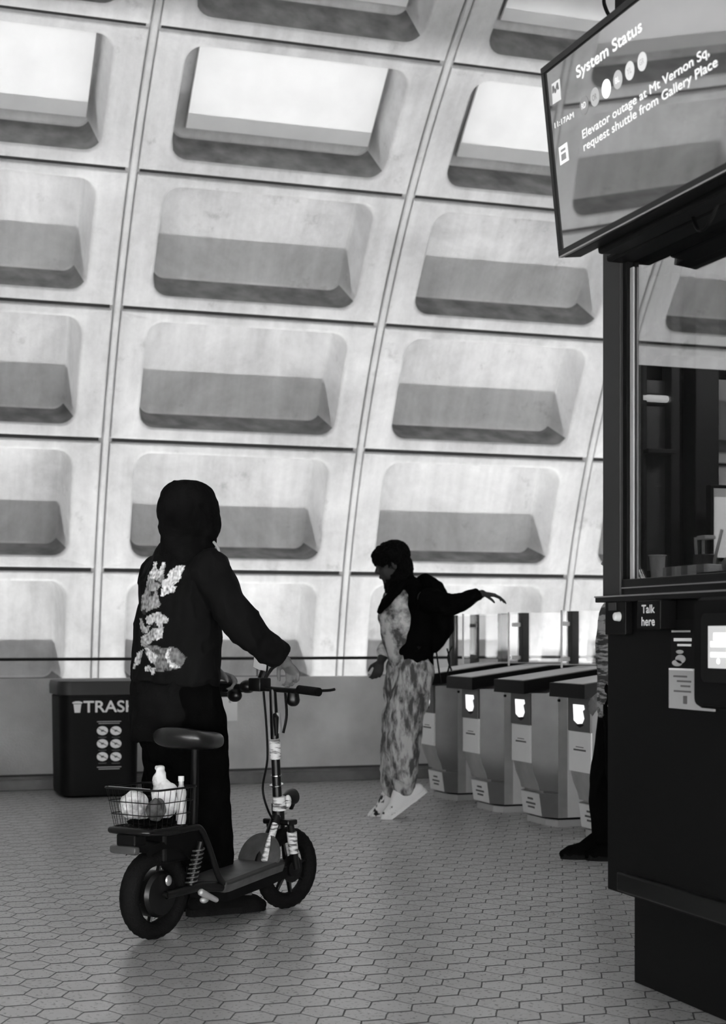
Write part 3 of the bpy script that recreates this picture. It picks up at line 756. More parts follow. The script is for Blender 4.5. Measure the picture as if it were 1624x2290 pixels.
for (x, y, dx, dy, h) in ((-.015, .02, -.004, .008, .13), (.012, -.012, .01, -.05, .15), (0, .012, .0, .0, .12)):
    bm = BM(); tube(bm, [(x, y, .006), (x + dx, y + dy, h)], .005, 8); obj('pen', bm, M['white'], ph)
bm = BM(); box(bm, -.02, .02, -.03, .02, .122, .134, .002); obj('note_tray', bm, M['white'], ph, 0)
mo = thing('computer_monitor', 'computer monitor with a bright white screen inside the kiosk at the photo edge', 'monitor', (2.78, 4.45, DZ))
bm = BM(); box(bm, -.09, .36, -.0, .03, .06, .308, .004); obj('casing', bm, M['black'], mo, 0)
bm = BM(); box(bm, -.078, .35, -.003, .0, .072, .296); obj('screen', bm, M['glow_dim'], mo, 0)
bm = BM(); box(bm, -.078, .35, -.0045, -.003, .072, .268); obj('window_area', bm, M['glow'], mo, 0)
bm = BM(); box(bm, .08, .16, -.02, .05, 0, .06, .003); obj('stand', bm, M['black'], mo, 0)
wl = thing('tube_lamp', 'short lit tube lamp on the dark wall inside the kiosk', 'lamp')
p = inpos(1421, 889, 4.60); q = inpos(1489, 889, 4.60)
bm = BM(); tube(bm, [(p.x, 4.60, p.z), (q.x, 4.60, p.z)], .012, 12, round_=True); obj('tube', bm, M['glow'], wl)
bm = BM(); box(bm, p.x - .005, q.x + .005, 4.612, 4.62, p.z - .02, p.z + .02, .002); obj('mount', bm, M['post'], wl, 0)
ns_ = thing('paper_strip', 'narrow white paper strip hanging on the notice board inside the kiosk', 'paper')
p = inpos(1436, 987, 4.612); q = inpos(1428, 1138, 4.612)
bm = BM(); prism(bm, [(q.x - .012, q.z), (q.x + .014, q.z), (p.x + .016, p.z), (p.x - .008, p.z)], Matrix(((1, 0, 0, 0), (0, 0, 1, 4.611), (0, 1, 0, 0), (0, 0, 0, 1))), .006); obj('sheet', bm, M['paper'], ns_, 0)
bm = BM()
for k in range(6): box(bm, q.x - .010, q.x + .014, 4.609, 4.6115, q.z + .03 + .016 * k, q.z + .036 + .016 * k)
obj('print', bm, M['greyink'], ns_, 0)

# ------------------------------------------------------------------ hanging status screen
DTL = Vector((2.160, 4.6, 3.024)); 
a_tl = plane_hit(1212, 154, (0, 4.6, 0), Vector((0, 1, 0))); a_bl = plane_hit(1253, 577, (0, 4.6, 0), Vector((0, 1, 0)))
vdn = (a_bl - a_tl); DH = vdn.length; vdn.normalize(); U = Vector((0, -1, 0)); vup = -vdn; nrm = U.cross(vup)   # faces -x
DWd = 1.30
D = thing('status_screen', 'large tilted status screen showing System Status, hung on the kiosk', 'screen', a_tl)
MT = Matrix((U, vup, nrm)).transposed().to_4x4()
def dpt(u, v, w=0): return MT.to_3x3() @ Vector((u, v, w))
def dbox(name, m, u0, u1, v0, v1, w0, w1, bev=.0, parent=D):
    bm = BM(); box(bm, u0, u1, v0, v1, w0, w1, bev, mtx=MT); return obj(name, bm, m, parent, 0)
bz = .022
dbox('casing', M['black'], 0, DWd, -DH, 0, -.075, -.012, .004)
dbox('bezel', M['blackmetal'], 0, DWd, -bz, 0, -.012, .006, .002); dbox('bezel', M['blackmetal'], 0, DWd, -DH, -DH + bz, -.012, .006, .002)
dbox('bezel', M['blackmetal'], 0, bz, -DH + bz, -bz, -.012, .006, .002); dbox('bezel', M['blackmetal'], DWd - bz, DWd, -DH + bz, -bz, -.012, .006, .002)
SCR = dbox('screen_glass', M['screen'], bz, DWd - bz, -DH + bz, -bz, -.010, .0)
dbox('lower_trim', M['edge'], 0.004, DWd - .004, -DH - .001, -DH + .003, .0045, .0075)
dbox('mounting_arm', M['black'], .35, .95, -DH + .10, -DH + .40, -.30, -.07, .01)
dbox('rear_box', M['black'], .12, 1.15, -DH - .02, -.16, -.16, -.07, .01)
def duv(px, py):
    p = plane_hit(px, py, a_tl, nrm); r_ = p - a_tl; return r_.dot(U), r_.dot(vup)
def c5(x, y): return (1200 + x / 3.816, y / 3.816)
def dtext(s, pl, pr, hpx, m=M['text'], bold=.035, name='lettering'):
    u0, v0 = duv(*pl); u1, v1 = duv(*pr); uh, vh = duv(pl[0], pl[1] - hpx)
    o = textmesh(name, s, m, SCR, dpt(u0, v0, .0), dpt(u1 - u0, v1 - v0), dpt(0, 1), height=abs(vh - v0), width=math.hypot(u1 - u0, v1 - v0), depth=.0012, bold=bold)
    return o
dtext('System Status', c5(348, 668), c5(905, 262), 27)
dtext('Elevator outage at Mt Vernon Sq,', c5(398, 1185), c5(1478, 468), 20, bold=.018)
dtext('request shuttle from Gallery Place', c5(408, 1290), c5(1548, 560), 20, bold=.018)
dtext('11:17AM', c5(160, 1095), c5(322, 1000), 13, bold=.02)
def dcirc(px, py, rw, rh, m, name='line_dot'):
    u, v = duv(px, py); u2, _ = duv(px + rw, py - rw * .6); _, v2 = duv(px, py - rh); R_ = abs(v2 - v)
    bm = BM(); prism(bm, [(u + R_ * math.cos(a), v + R_ * math.sin(a)) for a in [2 * math.pi * k / 32 for k in range(32)]], MT @ Matrix.Translation((0, 0, .0004)), .0006)
    return obj(name, bm, m, SCR, 0), R_
M['dot1'] = mat('dot_dim', .2, .5, emit=.14); M['dot2'] = mat('dot_grey', .3, .5, emit=.30); M['dot3'] = mat('dot_light', .4, .5, emit=.46); M['dot4'] = mat('dot_bright', .8, .5, emit=.95); M['dotd'] = mat('dot_dark', .05, .5, emit=.10)
for (x, y, m, s, tm_) in ((408, 898, 'dot1', 'RD', 'text'), (500, 828, 'dot2', 'OR', 'dot1'), (597, 757, 'dot4', 'SV', 'dot3'), (695, 680, 'dot2', 'BL', 'text'), (797, 603, 'dot3', 'YL', 'dot2'), (903, 525, 'dot3', 'GR', 'dot2')):
    px, py = c5(x, y); o, R_ = dcirc(px, py, 12, 22, M[m])
    if s != 'SV':
        uu, vv = duv(px, py)
        textmesh('line_code', s, M[tm_], o, dpt(uu - R_ * .5, vv - R_ * .32, .0), dpt(1, 0), dpt(0, 1), height=R_ * .62, width=R_ * 1.0, depth=.0022, bold=.03)
# logo block with M, and elevator icon
def dquad(name, m, pts, w=.0006, parent=SCR, h=.0008):
    bm = BM(); prism(bm, [duv(*c5(*p)) for p in pts][::-1], MT @ Matrix.Translation((0, 0, w)), h); return obj(name, bm, m, parent, 0)
lg = dquad('logo_block', M['dot3'], [(132, 720), (198, 672), (212, 848), (142, 892)])
dquad('logo_letter', M['dotd'], [(142, 800), (139, 738), (150, 730), (166, 766), (178, 708), (188, 702), (196, 758), (184, 768), (180, 742), (170, 792), (162, 796), (152, 762), (154, 790)], .0016, lg)
ic = dquad('elevator_icon', M['text'], [(192, 1262), (262, 1212), (278, 1365), (206, 1412)])
dquad('icon_mark', M['dot1'], [(212, 1282), (250, 1256), (252, 1276), (214, 1302)], .0016, ic)
dquad('icon_mark', M['dot1'], [(216, 1322), (254, 1296), (260, 1350), (220, 1376)], .0016, ic)
# drop rod seen above the screen
bm = BM()
a = plane_hit(1352, -40, (2.33, 0, 0), NX); 
p1 = plane_hit(1356, 22, (2.30, 0, 0), NX)
tube(bm, smoothpath([p1 - a_tl + Vector((0.02, -.02, -.05)), p1 - a_tl, p1 - a_tl + Vector((.0, .012, .05)), p1 - a_tl + Vector((0.02, -.02, .13)), p1 - a_tl + Vector((.05, -.06, .14))]), .006, 8); obj('cable', bm, M['black'], D)
bm = BM(); box(bm, p1.x - a_tl.x + .01, p1.x - a_tl.x + .25, p1.y - a_tl.y - .30, p1.y - a_tl.y - .03, p1.z - a_tl.z - .05, p1.z - a_tl.z + .12, .01); obj('top_bracket', bm, M['black'], D, 0)

# ------------------------------------------------------------------ people
def hand_pieces(bm, wrist, d, nrm_, thumb, curl=(30, 40, 30), spread=0.0, s=1.0, thumb_curl=25):
    """d: wrist->knuckles, nrm_: palm normal (side the fingers curl to), thumb: +1/-1 side along lateral"""
    d = Vector(d).normalized(); nrm_ = (Vector(nrm_) - d * Vector(nrm_).dot(d)).normalized(); lat = d.cross(nrm_) * thumb
    w = Vector(wrist)
    tube(bm, [w - d * .02, w + d * .02 * s, w + d * .05 * s, w + d * .085 * s], [(.024 * s, .018 * s), (.030 * s, .016 * s), (.038 * s, .015 * s), (.038 * s, .011 * s)], 14, lat=lat, round_=True)
    L = [(.040, .026, .020), (.045, .029, .021), (.041, .027, .020), (.032, .021, .018)]
    for i in range(4):
        o = (.029 - i * .0193) * s
        base = w + d * (.083 - abs(i - 1.2) * .003) * s + lat * o
        pts = [base - d * .02 * s, base]; ang = 0; dd = (d + lat * (o * spread * 20)).normalized(); p = base
        ax = dd.cross(nrm_).normalized()
        for k in range(3):
            dd = Matrix.Rotation(rad(curl[k] + 3 * i), 3, ax) @ dd
            p = p + dd * L[i][k] * s; pts.append(p.copy())
        tube(bm, pts, [.0085 * s, .0088 * s, .0082 * s, .0075 * s, .0062 * s], 10, round_=True)
    b = w + d * .022 * s + lat * .026 * s
    t1 = b + (lat * .65 + d * .65 + nrm_ * .25).normalized() * .038 * s
    t2 = t1 + (lat * .15 + d * .85 + nrm_ * .5 * (thumb_curl / 25)).normalized() * .030 * s
    t3 = t2 + (d * .7 + nrm_ * .7 * (thumb_curl / 25) - lat * .15).normalized() * .022 * s
    tube(bm, [b - lat * .01, b, t1, t2, t3], [.014 * s, .013 * s, .0105 * s, .0095 * s, .007 * s], 10, round_=True)
def curl_dirs(): pass
def head_pieces(bm, c, fwd, up, s=1.0):
    fwd = Vector(fwd).normalized(); up = (Vector(up) - fwd * Vector(up).dot(fwd)).normalized(); lat = up.cross(fwd)
    M3 = Matrix((fwd, lat, up)).transposed(); c = Vector(c)
    def P(x, y, z): return c + M3 @ Vector((x * s, y * s, z * s))
    ell(bm, P(-.008, 0, .025), .096 * s, .076 * s, .095 * s, M3)
    ell(bm, P(.018, 0, -.045), .070 * s, .060 * s, .070 * s, M3)
    ell(bm, P(.050, 0, -.092), .028 * s, .030 * s, .020 * s, M3)
    tube(bm, [P(.080, 0, .02), P(.106, 0, -.028), P(.088, 0, -.035)], [.008 * s, .013 * s, .010 * s], 8, round_=True)
    ell(bm, P(.084, 0, -.062), .012 * s, .024 * s, .006 * s, M3); ell(bm, P(.082, 0, -.072), .012 * s, .020 * s, .006 * s, M3)
    for q in (-1, 1):
        ell(bm, P(.072, q * .033, .008), .014 * s, .017 * s, .009 * s, M3); ell(bm, P(.074, q * .033, .024), .014 * s, .022 * s, .006 * s, M3)
        ell(bm, P(.0, q * .077, -.01), .020 * s, .008 * s, .032 * s, M3)
    return P, M3
def person(J, skin, voxel=.0055):
    """body: one continuous surface built from tapered limbs"""
    bm = BM()
    head_pieces(bm, J['head'], J['hf'], J.get('hu', (0, 0, 1)), J.get('hs', 1))
    nk = Vector(J['neck'])
    tube(bm, [nk - Vector((0, 0, .06)), nk, Vector(J['head']) - Vector((0, 0, .03))], [.062, .054, .052], 14, round_=True)
    lat = (Vector(J['shL']) - Vector(J['shR'])).normalized()
    pel = (Vector(J['hipL']) + Vector(J['hipR'])) / 2; ch = (Vector(J['shL']) + Vector(J['shR'])) / 2
    mid = pel.lerp(ch, .5) + Vector(J.get('arch', (0, 0, 0)))
    tube(bm, smoothpath([pel - (ch - pel) * .05, pel.lerp(mid, .5), mid, mid.lerp(ch, .55), ch - (ch - pel) * .03, ch + (nk - ch) * .5], 2),
         [(.165, .115), (.162, .115), (.15, .105), (.14, .10), (.145, .102), (.15, .105), (.16, .11), (.165, .112), (.16, .10), (.12, .08), (.10, .065)][:11], 20, lat=lat, round_=True)
    for q in 'LR':
        sh, el, wr = (Vector(J[k + q]) for k in ('sh', 'el', 'wr'))
        tube(bm, smoothpath([sh, el, wr], 4), [.058, .056, .052, .048, .044, .043, .040, .034, .028], 12, round_=True)
        hp, kn, an = (Vector(J[k + q]) for k in ('hip', 'kn', 'an'))
        tube(bm, smoothpath([hp, kn, an], 4), [.088, .085, .078, .068, .060, .059, .058, .048, .040], 14, round_=True)
        td = Vector(J['toe' + q]).normalized()
        tube(bm, [an - td * .05 - Vector((0, 0, .035)), an + td * .03 - Vector((0, 0, .035)), an + td * .12 - Vector((0, 0, .05)), an + td * .165 - Vector((0, 0, .055))], [(.032, .035), (.038, .036), (.042, .022), (.034, .016)], 12, lat=td.cross(Vector((0, 0, 1))), round_=True)
        hand_pieces(bm, wr, J['hd' + q], J['hn' + q], J['ht' + q], J.get('curl' + q, (25, 30, 20)), J.get('spr' + q, 0), thumb_curl=J.get('tc' + q, 25))
    return remeshed(bm, voxel, 2)
def shoe(bm, an, td, L=.29, sole=.03, pitch=0.0, zg=None):
    an = Vector(an); td = Vector(td).normalized(); up = Vector((0, 0, 1)); side = td.cross(up).normalized(); up2 = side.cross(td)
    an = Vector(an)
    def P(x, z): return an + td * x + up2 * z
    k = L / .29
    tube(bm, [P(-.075 * k, -.050), P(-.04 * k, -.040), P(.04 * k, -.038), P(.12 * k, -.058), P(.18 * k, -.066), P(.205 * k, -.074)], [(.038, .044), (.046, .056), (.050, .060), (.055, .048), (.050, .038), (.034, .026)], 14, lat=side, round_=True)
    tube(bm, [P(-.02 * k, -.06), P(-.005, .02), P(0, .06)], [.048, .052, .050], 12, round_=True)
    tube(bm, [P(.0, .04), P(.05 * k, .005), P(.10 * k, -.03)], [(.042, .04), (.044, .04), (.044, .034)], 12, lat=side, round_=True)
def sole_mesh(bm, an, td, L=.29, th=.028, zoff=-.085):
    an = Vector(an); td = Vector(td).normalized(); side = td.cross(Vector((0, 0, 1))).normalized(); up2 = side.cross(td); k = L / .29
    pr = [(-.112, .020), (-.10, .034), (-.05, .040), (.03, .040), (.10, .050), (.16, .050), (.205, .036), (.222, .016)]
    poly = [(x * k, w) for x, w in pr] + [(x * k, -w) for x, w in reversed(pr)]
    mt = Matrix((td, side, up2)).transposed().to_4x4(); mt.translation = an + up2 * zoff
    lo = [(x, y) for x, y in poly]; prism(bm, lo[::-1], mt, th)

# ---------- person 1: hooded, walking the scooter
O1 = at(345, 2098, 6.27); O1.z = 0
def camvec(l, d): return RT * l + FW * d
h1 = camvec(.57, .8216); l1 = camvec(-.8216, .57)      # heading, left
def SL(x, y, z): return O1 + h1 * x + l1 * y + Vector((0, 0, z))   # scooter-local to world
P1 = thing('person', 'person in a black hooded jacket with a printed back, walking a scooter', 'person', SL(.44, .24, 0))
R1 = Vector(P1.location)
def L_(v): return Vector(v) - R1
def pxl(px, py, d): return at(px, py, d) - R1
J1 = dict(
    head=pxl(420, 1146, 6.74), hf=h1 * 1 + Vector((0, 0, -.12)), neck=pxl(418, 1232, 6.74),
    shL=pxl(356, 1290, 6.86), shR=pxl(468, 1275, 6.66),
    elR=pxl(548, 1402, 6.60), wrR=pxl(638, 1480, 6.72), elL=pxl(400, 1440, 7.08), wrL=pxl(488, 1508, 7.06),
    hipL=pxl(372, 1600, 6.86), hipR=pxl(430, 1605, 6.72), knL=pxl(385, 1800, 6.92), anL=pxl(440, 1975, 6.97),
    knR=pxl(456, 1800, 6.78), anR=pxl(478, 1975, 6.82),
    toeL=h1 * .8 + RT * .2, toeR=RT * .86 + FW * .5,
    hdR=(SL(.785, -.135, 1.002) - at(638, 1480, 6.72)), hnR=Vector((0, 0, -.8)) + h1 * -.6, htR=1, curlR=(42, 58, 45), tcR=30,
    hdL=(SL(.775, .19, 1.005) - at(488, 1508, 7.06)), hnL=Vector((0, 0, -.85)) + h1 * -.5, htL=-1, curlL=(42, 55, 45))
me = person(J1, None, .005); link('body', me, M['skin'], P1)
# jacket
Z = Vector((0, 0, 1))
def jacket(J, rings, sl_r, bmx, lat, slL=True):
    tube(bmx, [r[0] for r in rings], [(r[1], r[2]) for r in rings], 26, lat=lat, round_=False)
    for q in 'LR':
        sh, el, wr = (Vector(J[k + q]) for k in ('sh', 'el', 'wr'))
        tube(bmx, smoothpath([sh, el, el.lerp(wr, .86)], 4), sl_r, 16, round_=False)
        ell(bmx, sh, sl_r[0] * 1.02, sl_r[0] * 1.02, sl_r[0] * 1.0)
bm = BM()
rg = [(pxl(390, 1528, 6.77), .205, .155), (pxl(393, 1500, 6.77), .208, .165), (pxl(396, 1440, 6.77), .200, .165), (pxl(400, 1370, 6.77), .195, .160),
      (pxl(405, 1310, 6.77), .195, .150), (pxl(409, 1270, 6.77), .180, .125), (pxl(413, 1240, 6.76), .135, .098), (pxl(418, 1216, 6.75), .085, .080)]
jacket(J1, rg, [.088, .086, .082, .078, .074, .072, .066, .060, .056], bm, l1)
me = remeshed(bm, .0052, 5, .011, 7, 1)
# printed back: greys laid out in the garment's own coordinates (u across the back, v up)
polys = [  # crop-6 coordinates, grey
    (.26, [(370, 340), (590, 330), (640, 470), (640, 560), (560, 700), (620, 900), (640, 960), (560, 1010), (400, 1060), (300, 1040), (250, 900), (300, 720), (350, 560)]),
    (.62, [(400, 210), (440, 180), (470, 330), (530, 340), (530, 200), (580, 200), (590, 400), (560, 480), (430, 500), (370, 420)]),
    (.68, [(880, 250), (915, 270), (900, 340), (865, 420), (855, 500), (830, 560), (800, 610), (840, 630), (830, 700), (740, 740), (660, 800), (610, 790), (640, 640), (640, 520), (690, 470), (680, 370), (740, 310), (820, 280)]),
    (.50, [(400, 1130), (560, 1090), (620, 1050), (680, 1100), (740, 1120), (790, 1180), (770, 1240), (700, 1270), (710, 1400), (690, 1490), (640, 1540), (590, 1520), (600, 1400), (640, 1290), (560, 1240), (500, 1300), (430, 1250), (400, 1190)]),
    (.34, [(230, 1150), (320, 1190), (400, 1300), (450, 1300), (500, 1290), (430, 1420), (360, 1420), (260, 1330)]),
    (.36, [(290, 1490), (440, 1430), (520, 1340), (610, 1340), (590, 1520), (450, 1650), (370, 1640), (300, 1660)]),
    (.16, [(400, 1640), (620, 1620), (720, 1690), (840, 1640), (900, 1700), (980, 1850), (930, 2000), (740, 2070), (600, 2080), (560, 1960), (480, 1900), (370, 1750)]),
    (.58, [(360, 1660), (470, 1680), (560, 1760), (640, 1800), (560, 1960), (500, 1910), (440, 1830)]),
    (.62, [(780, 1720), (830, 1680), (810, 1800), (850, 1920), (920, 2000), (860, 2010), (790, 1920), (765, 1800)]),
    (.06, [(560, 1730), (620, 1690), (680, 1720), (680, 1780), (620, 1770)]),
    (.40, [(180, 1760), (350, 1680), (290, 1800), (250, 1930), (170, 2000), (130, 2060), (120, 2020)]),
    (.50, [(360, 2010), (430, 1950), (480, 1990), (520, 2020), (600, 2010), (560, 2090), (500, 2120), (470, 2070), (400, 2080)]),
    (.02, [(470, 690), (520, 690), (520, 800), (460, 800)]), (.03, [(300, 1020), (400, 1000), (400, 1090), (320, 1090)]),
    (.02, [(510, 500), (620, 560), (600, 580), (520, 550)]), (.03, [(560, 1240), (620, 1250), (610, 1310), (560, 1300)])]
def inpoly(x, y, P):
    c = False; j = len(P) - 1
    for i in range(len(P)):
        if (P[i][1] > y) != (P[j][1] > y) and x < (P[j][0] - P[i][0]) * (y - P[i][1]) / (P[j][1] - P[i][1]) + P[i][0]: c = not c
        j = i
    return c
boxes = [(min(p[0] for p in P), max(p[0] for p in P), min(p[1] for p in P), max(p[1] for p in P)) for _, P in polys]
nv = len(me.vertices); col = np.full(nv, .0025)
org = pxl(347, 1425, 6.62)
for i, v in enumerate(me.vertices):
    d = v.co - org
    if v.normal.dot(h1) > -.0 : continue
    u = d.dot(l1); w = d.z
    px = 347 - u * 435; py = 1425 - w * 530
    X_ = (px - 270) * 7.636; Y_ = (py - 1230) * 7.636
    if not (80 < X_ < 1000 and 170 < Y_ < 2130): continue
    nz = mnoise.noise(Vector((X_ * .012, Y_ * .012, 0))) ; nz2 = mnoise.noise(Vector((X_ * .035, Y_ * .02, 5)))
    xx = X_ + 25 * nz2; yy = Y_ + 25 * nz
    for (g_, P), b_ in zip(polys, boxes):
        if b_[0] <= xx <= b_[1] and b_[2] <= yy <= b_[3] and inpoly(xx, yy, P):
            col[i] = max(.01, g_ * (1 + 1.0 * nz2 - .5 * max(0, nz))) if g_ > .1 else g_
at_ = me.attributes.new('print_grey', 'FLOAT', 'POINT'); at_.data.foreach_set('value', col)
link('jacket', me, M['printcloth'], P1)
bm = BM()   # jacket hem band and lower shirt
tube(bm, [pxl(392, 1652, 6.79), pxl(391, 1600, 6.78), pxl(391, 1540, 6.77), pxl(393, 1500, 6.77)], [(.200, .165), (.205, .168), (.200, .160), (.19, .145)], 26, lat=l1)
me = remeshed(bm, .008, 4, .012, 6, 3); link('long_shirt', me, M['blackcloth2'], P1)
bm = BM()   # hood
hc = pxl(421, 1146, 6.74)
M3 = Matrix((h1, l1, Z)).transposed()
ell(bm, hc + Vector((0, 0, .005)), .145, .118, .132, M3); ell(bm, hc + Z * .055 + l1 * .045, .10, .07, .082, M3); ell(bm, hc + Z * .05 - l1 * .045, .10, .07, .082, M3); ell(bm, hc + Vector((0, 0, -.05)) + h1 * .02, .135, .118, .12, M3)
tube(bm, [hc - Z * .06 - h1 * .01, pxl(418, 1200, 6.74), pxl(417, 1226, 6.74), pxl(415, 1245, 6.75)], [(.112, .125), (.100, .115), (.118, .115), (.140, .11)], 22, lat=l1, round_=True)
tube(bm, [hc + h1 * .13 + Z * .06, hc + h1 * .145 - Z * .03, hc + h1 * .135 - Z * .12, hc + h1 * .11 - Z * .18], [.025, .028, .03, .03], 10, round_=True)
me = remeshed(bm, .006, 5, .007, 9, 5); link('hood', me, M['blackcloth2'], P1)
bm = BM(); tube(bm, smoothpath([pxl(478, 1212, 6.66), pxl(487, 1224, 6.64), pxl(490, 1234, 6.64)]), .006, 8); obj('drawstring', bm, M['greypaper'], P1)
bm = BM()   # trousers
for q in 'LR':
    hp, kn, an = (Vector(J1[k + q]) for k in ('hip', 'kn', 'an'))
    tube(bm, smoothpath([hp + Z * .08, kn, an + Z * .02], 4), [.13, .13, .122, .112, .105, .10, .094, .088, .080], 18, round_=True)
tube(bm, [pxl(396, 1560, 6.79), pxl(398, 1640, 6.79)], [(.18, .14), (.185, .15)], 20, lat=l1, round_=True)
me = remeshed(bm, .008, 4, .014, 6, 8); link('trousers', me, M['blackcloth'], P1)
for q in 'LR':
    an = Vector(J1['an' + q]); an.z = .098; td = J1['toe' + q]
    bm = BM(); shoe(bm, an, td, .32); me = remeshed(bm, .005, 3); s_ = link('shoe', me, M['blackcloth2'], P1)
    bm = BM(); sole_mesh(bm, an, td, .32, .03, -.098); obj('sole', bm, M['rubber'], s_, 0)
    sd = td.cross(Z).normalized()
    for k in range(5):
        p = an + td.normalized() * (.05 + .024 * k) + Z * (.045 - .016 * k)
        bm = BM(); tube(bm, [p - sd * .035 - Z * .012, p + Z * .004, p + sd * .035 - Z * .012], .0035, 6); obj('lace', bm, M['post'], s_)

# ---------- person 2: mid-hop with outstretched arm
P2 = thing('person', 'person in mottled grey trousers and dark jacket, hopping with one arm stretched out', 'person', at(890, 1827, 10.5))
P2.location.z = 0; R1 = Vector(P2.location)
D2 = 10.5
J2 = dict(
    head=pxl(872, 1262, D2), hf=RT * -.92 + FW * -.30 + Z * -.28, neck=pxl(886, 1318, D2), hs=1.02,
    shL=pxl(950, 1340, D2 - .12), shR=pxl(902, 1350, D2 + .14),
    elL=pxl(1012, 1352, D2 - .22), wrL=pxl(1078, 1328, D2 - .16), elR=pxl(874, 1428, D2 + .22), wrR=pxl(852, 1478, D2 + .12),
    hipL=pxl(930, 1520, D2 - .06), hipR=pxl(905, 1518, D2 + .08), knL=pxl(902, 1645, D2 - .10), knR=pxl(892, 1648, D2 + .10),
    anL=pxl(905, 1768, D2 - .08), anR=pxl(880, 1775, D2 + .10),
    toeL=RT * -.72 + FW * -.15 + Z * -.52, toeR=RT * -.80 + FW * -.1 + Z * -.42,
    hdL=RT * .95 + Z * -.1 - FW * .1, hnL=Z * -1 + FW * .2, htL=-1, curlL=(12, 16, 12), sprL=.6,
    hdR=RT * -.25 + Z * -.9, hnR=RT * -.3 + FW * -.9, htR=1, curlR=(30, 35, 25))
me = person(J2, None, .006); link('body', me, M['skin2'], P2)
lat2 = (J2['shL'] - J2['shR']).normalized()
bm = BM()  # shirt under jacket
tube(bm, [pxl(910, 1478, D2), pxl(899, 1430, D2), pxl(889, 1380, D2), pxl(892, 1342, D2)], [(.14, .105), (.145, .115), (.145, .125), (.12, .10)], 22, lat=lat2, round_=True)
tube(bm, smoothpath([J2['shR'], J2['elR'], J2['elR'].lerp(J2['wrR'], .55)], 4), [.07, .07, .068, .066, .064, .062, .06, .058, .056], 14, round_=True)
me = remeshed(bm, .009, 4, .010, 7, 4); link('shirt', me, M['shirt'], P2)
bm = BM()
for dd in (-.09, .07):
    tube(bm, smoothpath([pxl(905, 1305, D2 + dd), pxl(880, 1325, D2 + dd * 1.2), pxl(860, 1350, D2 + dd * .8), pxl(848, 1368, D2 + dd * .5)], 3), [(.05, .03), (.05, .03), (.05, .03), (.048, .028), (.045, .026), (.04, .024), (.035, .02), (.03, .018), (.024, .014), (.018, .012)], 12, lat=lat2, round_=True)
tube(bm, [pxl(922, 1497, D2), pxl(920, 1455, D2), pxl(928, 1400, D2), pxl(932, 1350, D2), pxl(922, 1322, D2), pxl(900, 1302, D2)], [(.165, .122), (.17, .138), (.172, .122), (.165, .118), (.12, .09), (.07, .07)], 22, lat=lat2, round_=False)
tube(bm, smoothpath([J2['shL'], J2['elL'], J2['wrL'] - RT * .02], 4), [.085, .082, .076, .070, .064, .058, .052, .044, .038], 14)
tube(bm, [J2['shR'], J2['shR'].lerp(J2['elR'], .5)], [.075, .07], 14, round_=True)
me = remeshed(bm, .009, 4, .010, 7, 6); link('jacket', me, M['blackcloth'], P2)
bm = BM()  # hair
hc = J2['head']
f2 = Vector(J2['hf']).normalized(); u2 = (Z - f2 * f2.z).normalized(); s2 = u2.cross(f2); M3 = Matrix((f2, s2, u2)).transposed()
ell(bm, hc + u2 * .055 - f2 * .025, .125, .100, .090, M3); ell(bm, hc - f2 * .07 - u2 * .03, .07, .09, .11, M3); ell(bm, hc - f2 * .05 - u2 * .12, .075, .085, .09, M3); tube(bm, [hc - f2 * .02 - u2 * .12, pxl(893, 1322, D2)], .085, 14, round_=True)
ell(bm, hc + f2 * .05 + u2 * .075, .045, .08, .035, M3)
me = remeshed(bm, .007, 2, .016, 20, 9); link('hair', me, M['hair'], P2)
bm = BM()
for q in 'LR':
    hp, kn, an = (Vector(J2[k + q]) for k in ('hip', 'kn', 'an'))
    tube(bm, smoothpath([hp + Z * .06, kn, an + Z * .03], 4), [.125, .125, .12, .115, .112, .108, .10, .085, .070], 18, round_=True)
tube(bm, [pxl(918, 1490, D2), pxl(914, 1530, D2)], [(.15, .115), (.17, .13)], 20, lat=lat2, round_=True)
me = remeshed(bm, .008, 4, .014, 8, 11); link('trousers', me, M['trousers'], P2)
for q in 'LR':
    bm = BM(); shoe(bm, J2['an' + q], J2['toe' + q], .31); me = remeshed(bm, .006, 3); s_ = link('shoe', me, M['whiteshoe'], P2)
    bm = BM(); sole_mesh(bm, J2['an' + q], J2['toe' + q], .31, .028, -.095); obj('sole', bm, M['white'], s_, 0)
BP = thing('backpack', 'black backpack with dangling straps on the back of the hopping person', 'backpack', Vector(P2.location))
bm = BM()
tube(bm, [pxl(962, 1446, D2 - .02), pxl(975, 1405, D2 - .02), pxl(973, 1360, D2 - .02), pxl(960, 1320, D2 - .02), pxl(946, 1298, D2)], [(.12, .045), (.15, .10), (.155, .105), (.14, .075), (.08, .04)], 20, lat=lat2, round_=True)
me = remeshed(bm, .01, 4, .008, 8, 12); link('bag_body', me, M['blackcloth'], BP)
for (a, b_, c_) in (((975, 1450), (982, 1500), (986, 1530)), ((1000, 1450), (1006, 1480), (998, 1515)), ((1012, 1445), (1002, 1470), (1010, 1500))):
    bm = BM(); tube(bm, smoothpath([pxl(*a, D2 - .05), pxl(*b_, D2 - .05), pxl(*c_, D2 - .05)]), .006, 6); obj('strap', bm, M['black'], BP)
for dd in (-.08, .12):
    bm = BM(); tube(bm, smoothpath([pxl(965, 1335, D2 + dd), pxl(925, 1312, D2 + dd), pxl(892, 1350, D2 + dd), pxl(890, 1400, D2 + dd), pxl(940, 1450, D2 + dd * 2)], 4), (.016), 8); obj('shoulder_strap', bm, M['black'], BP)

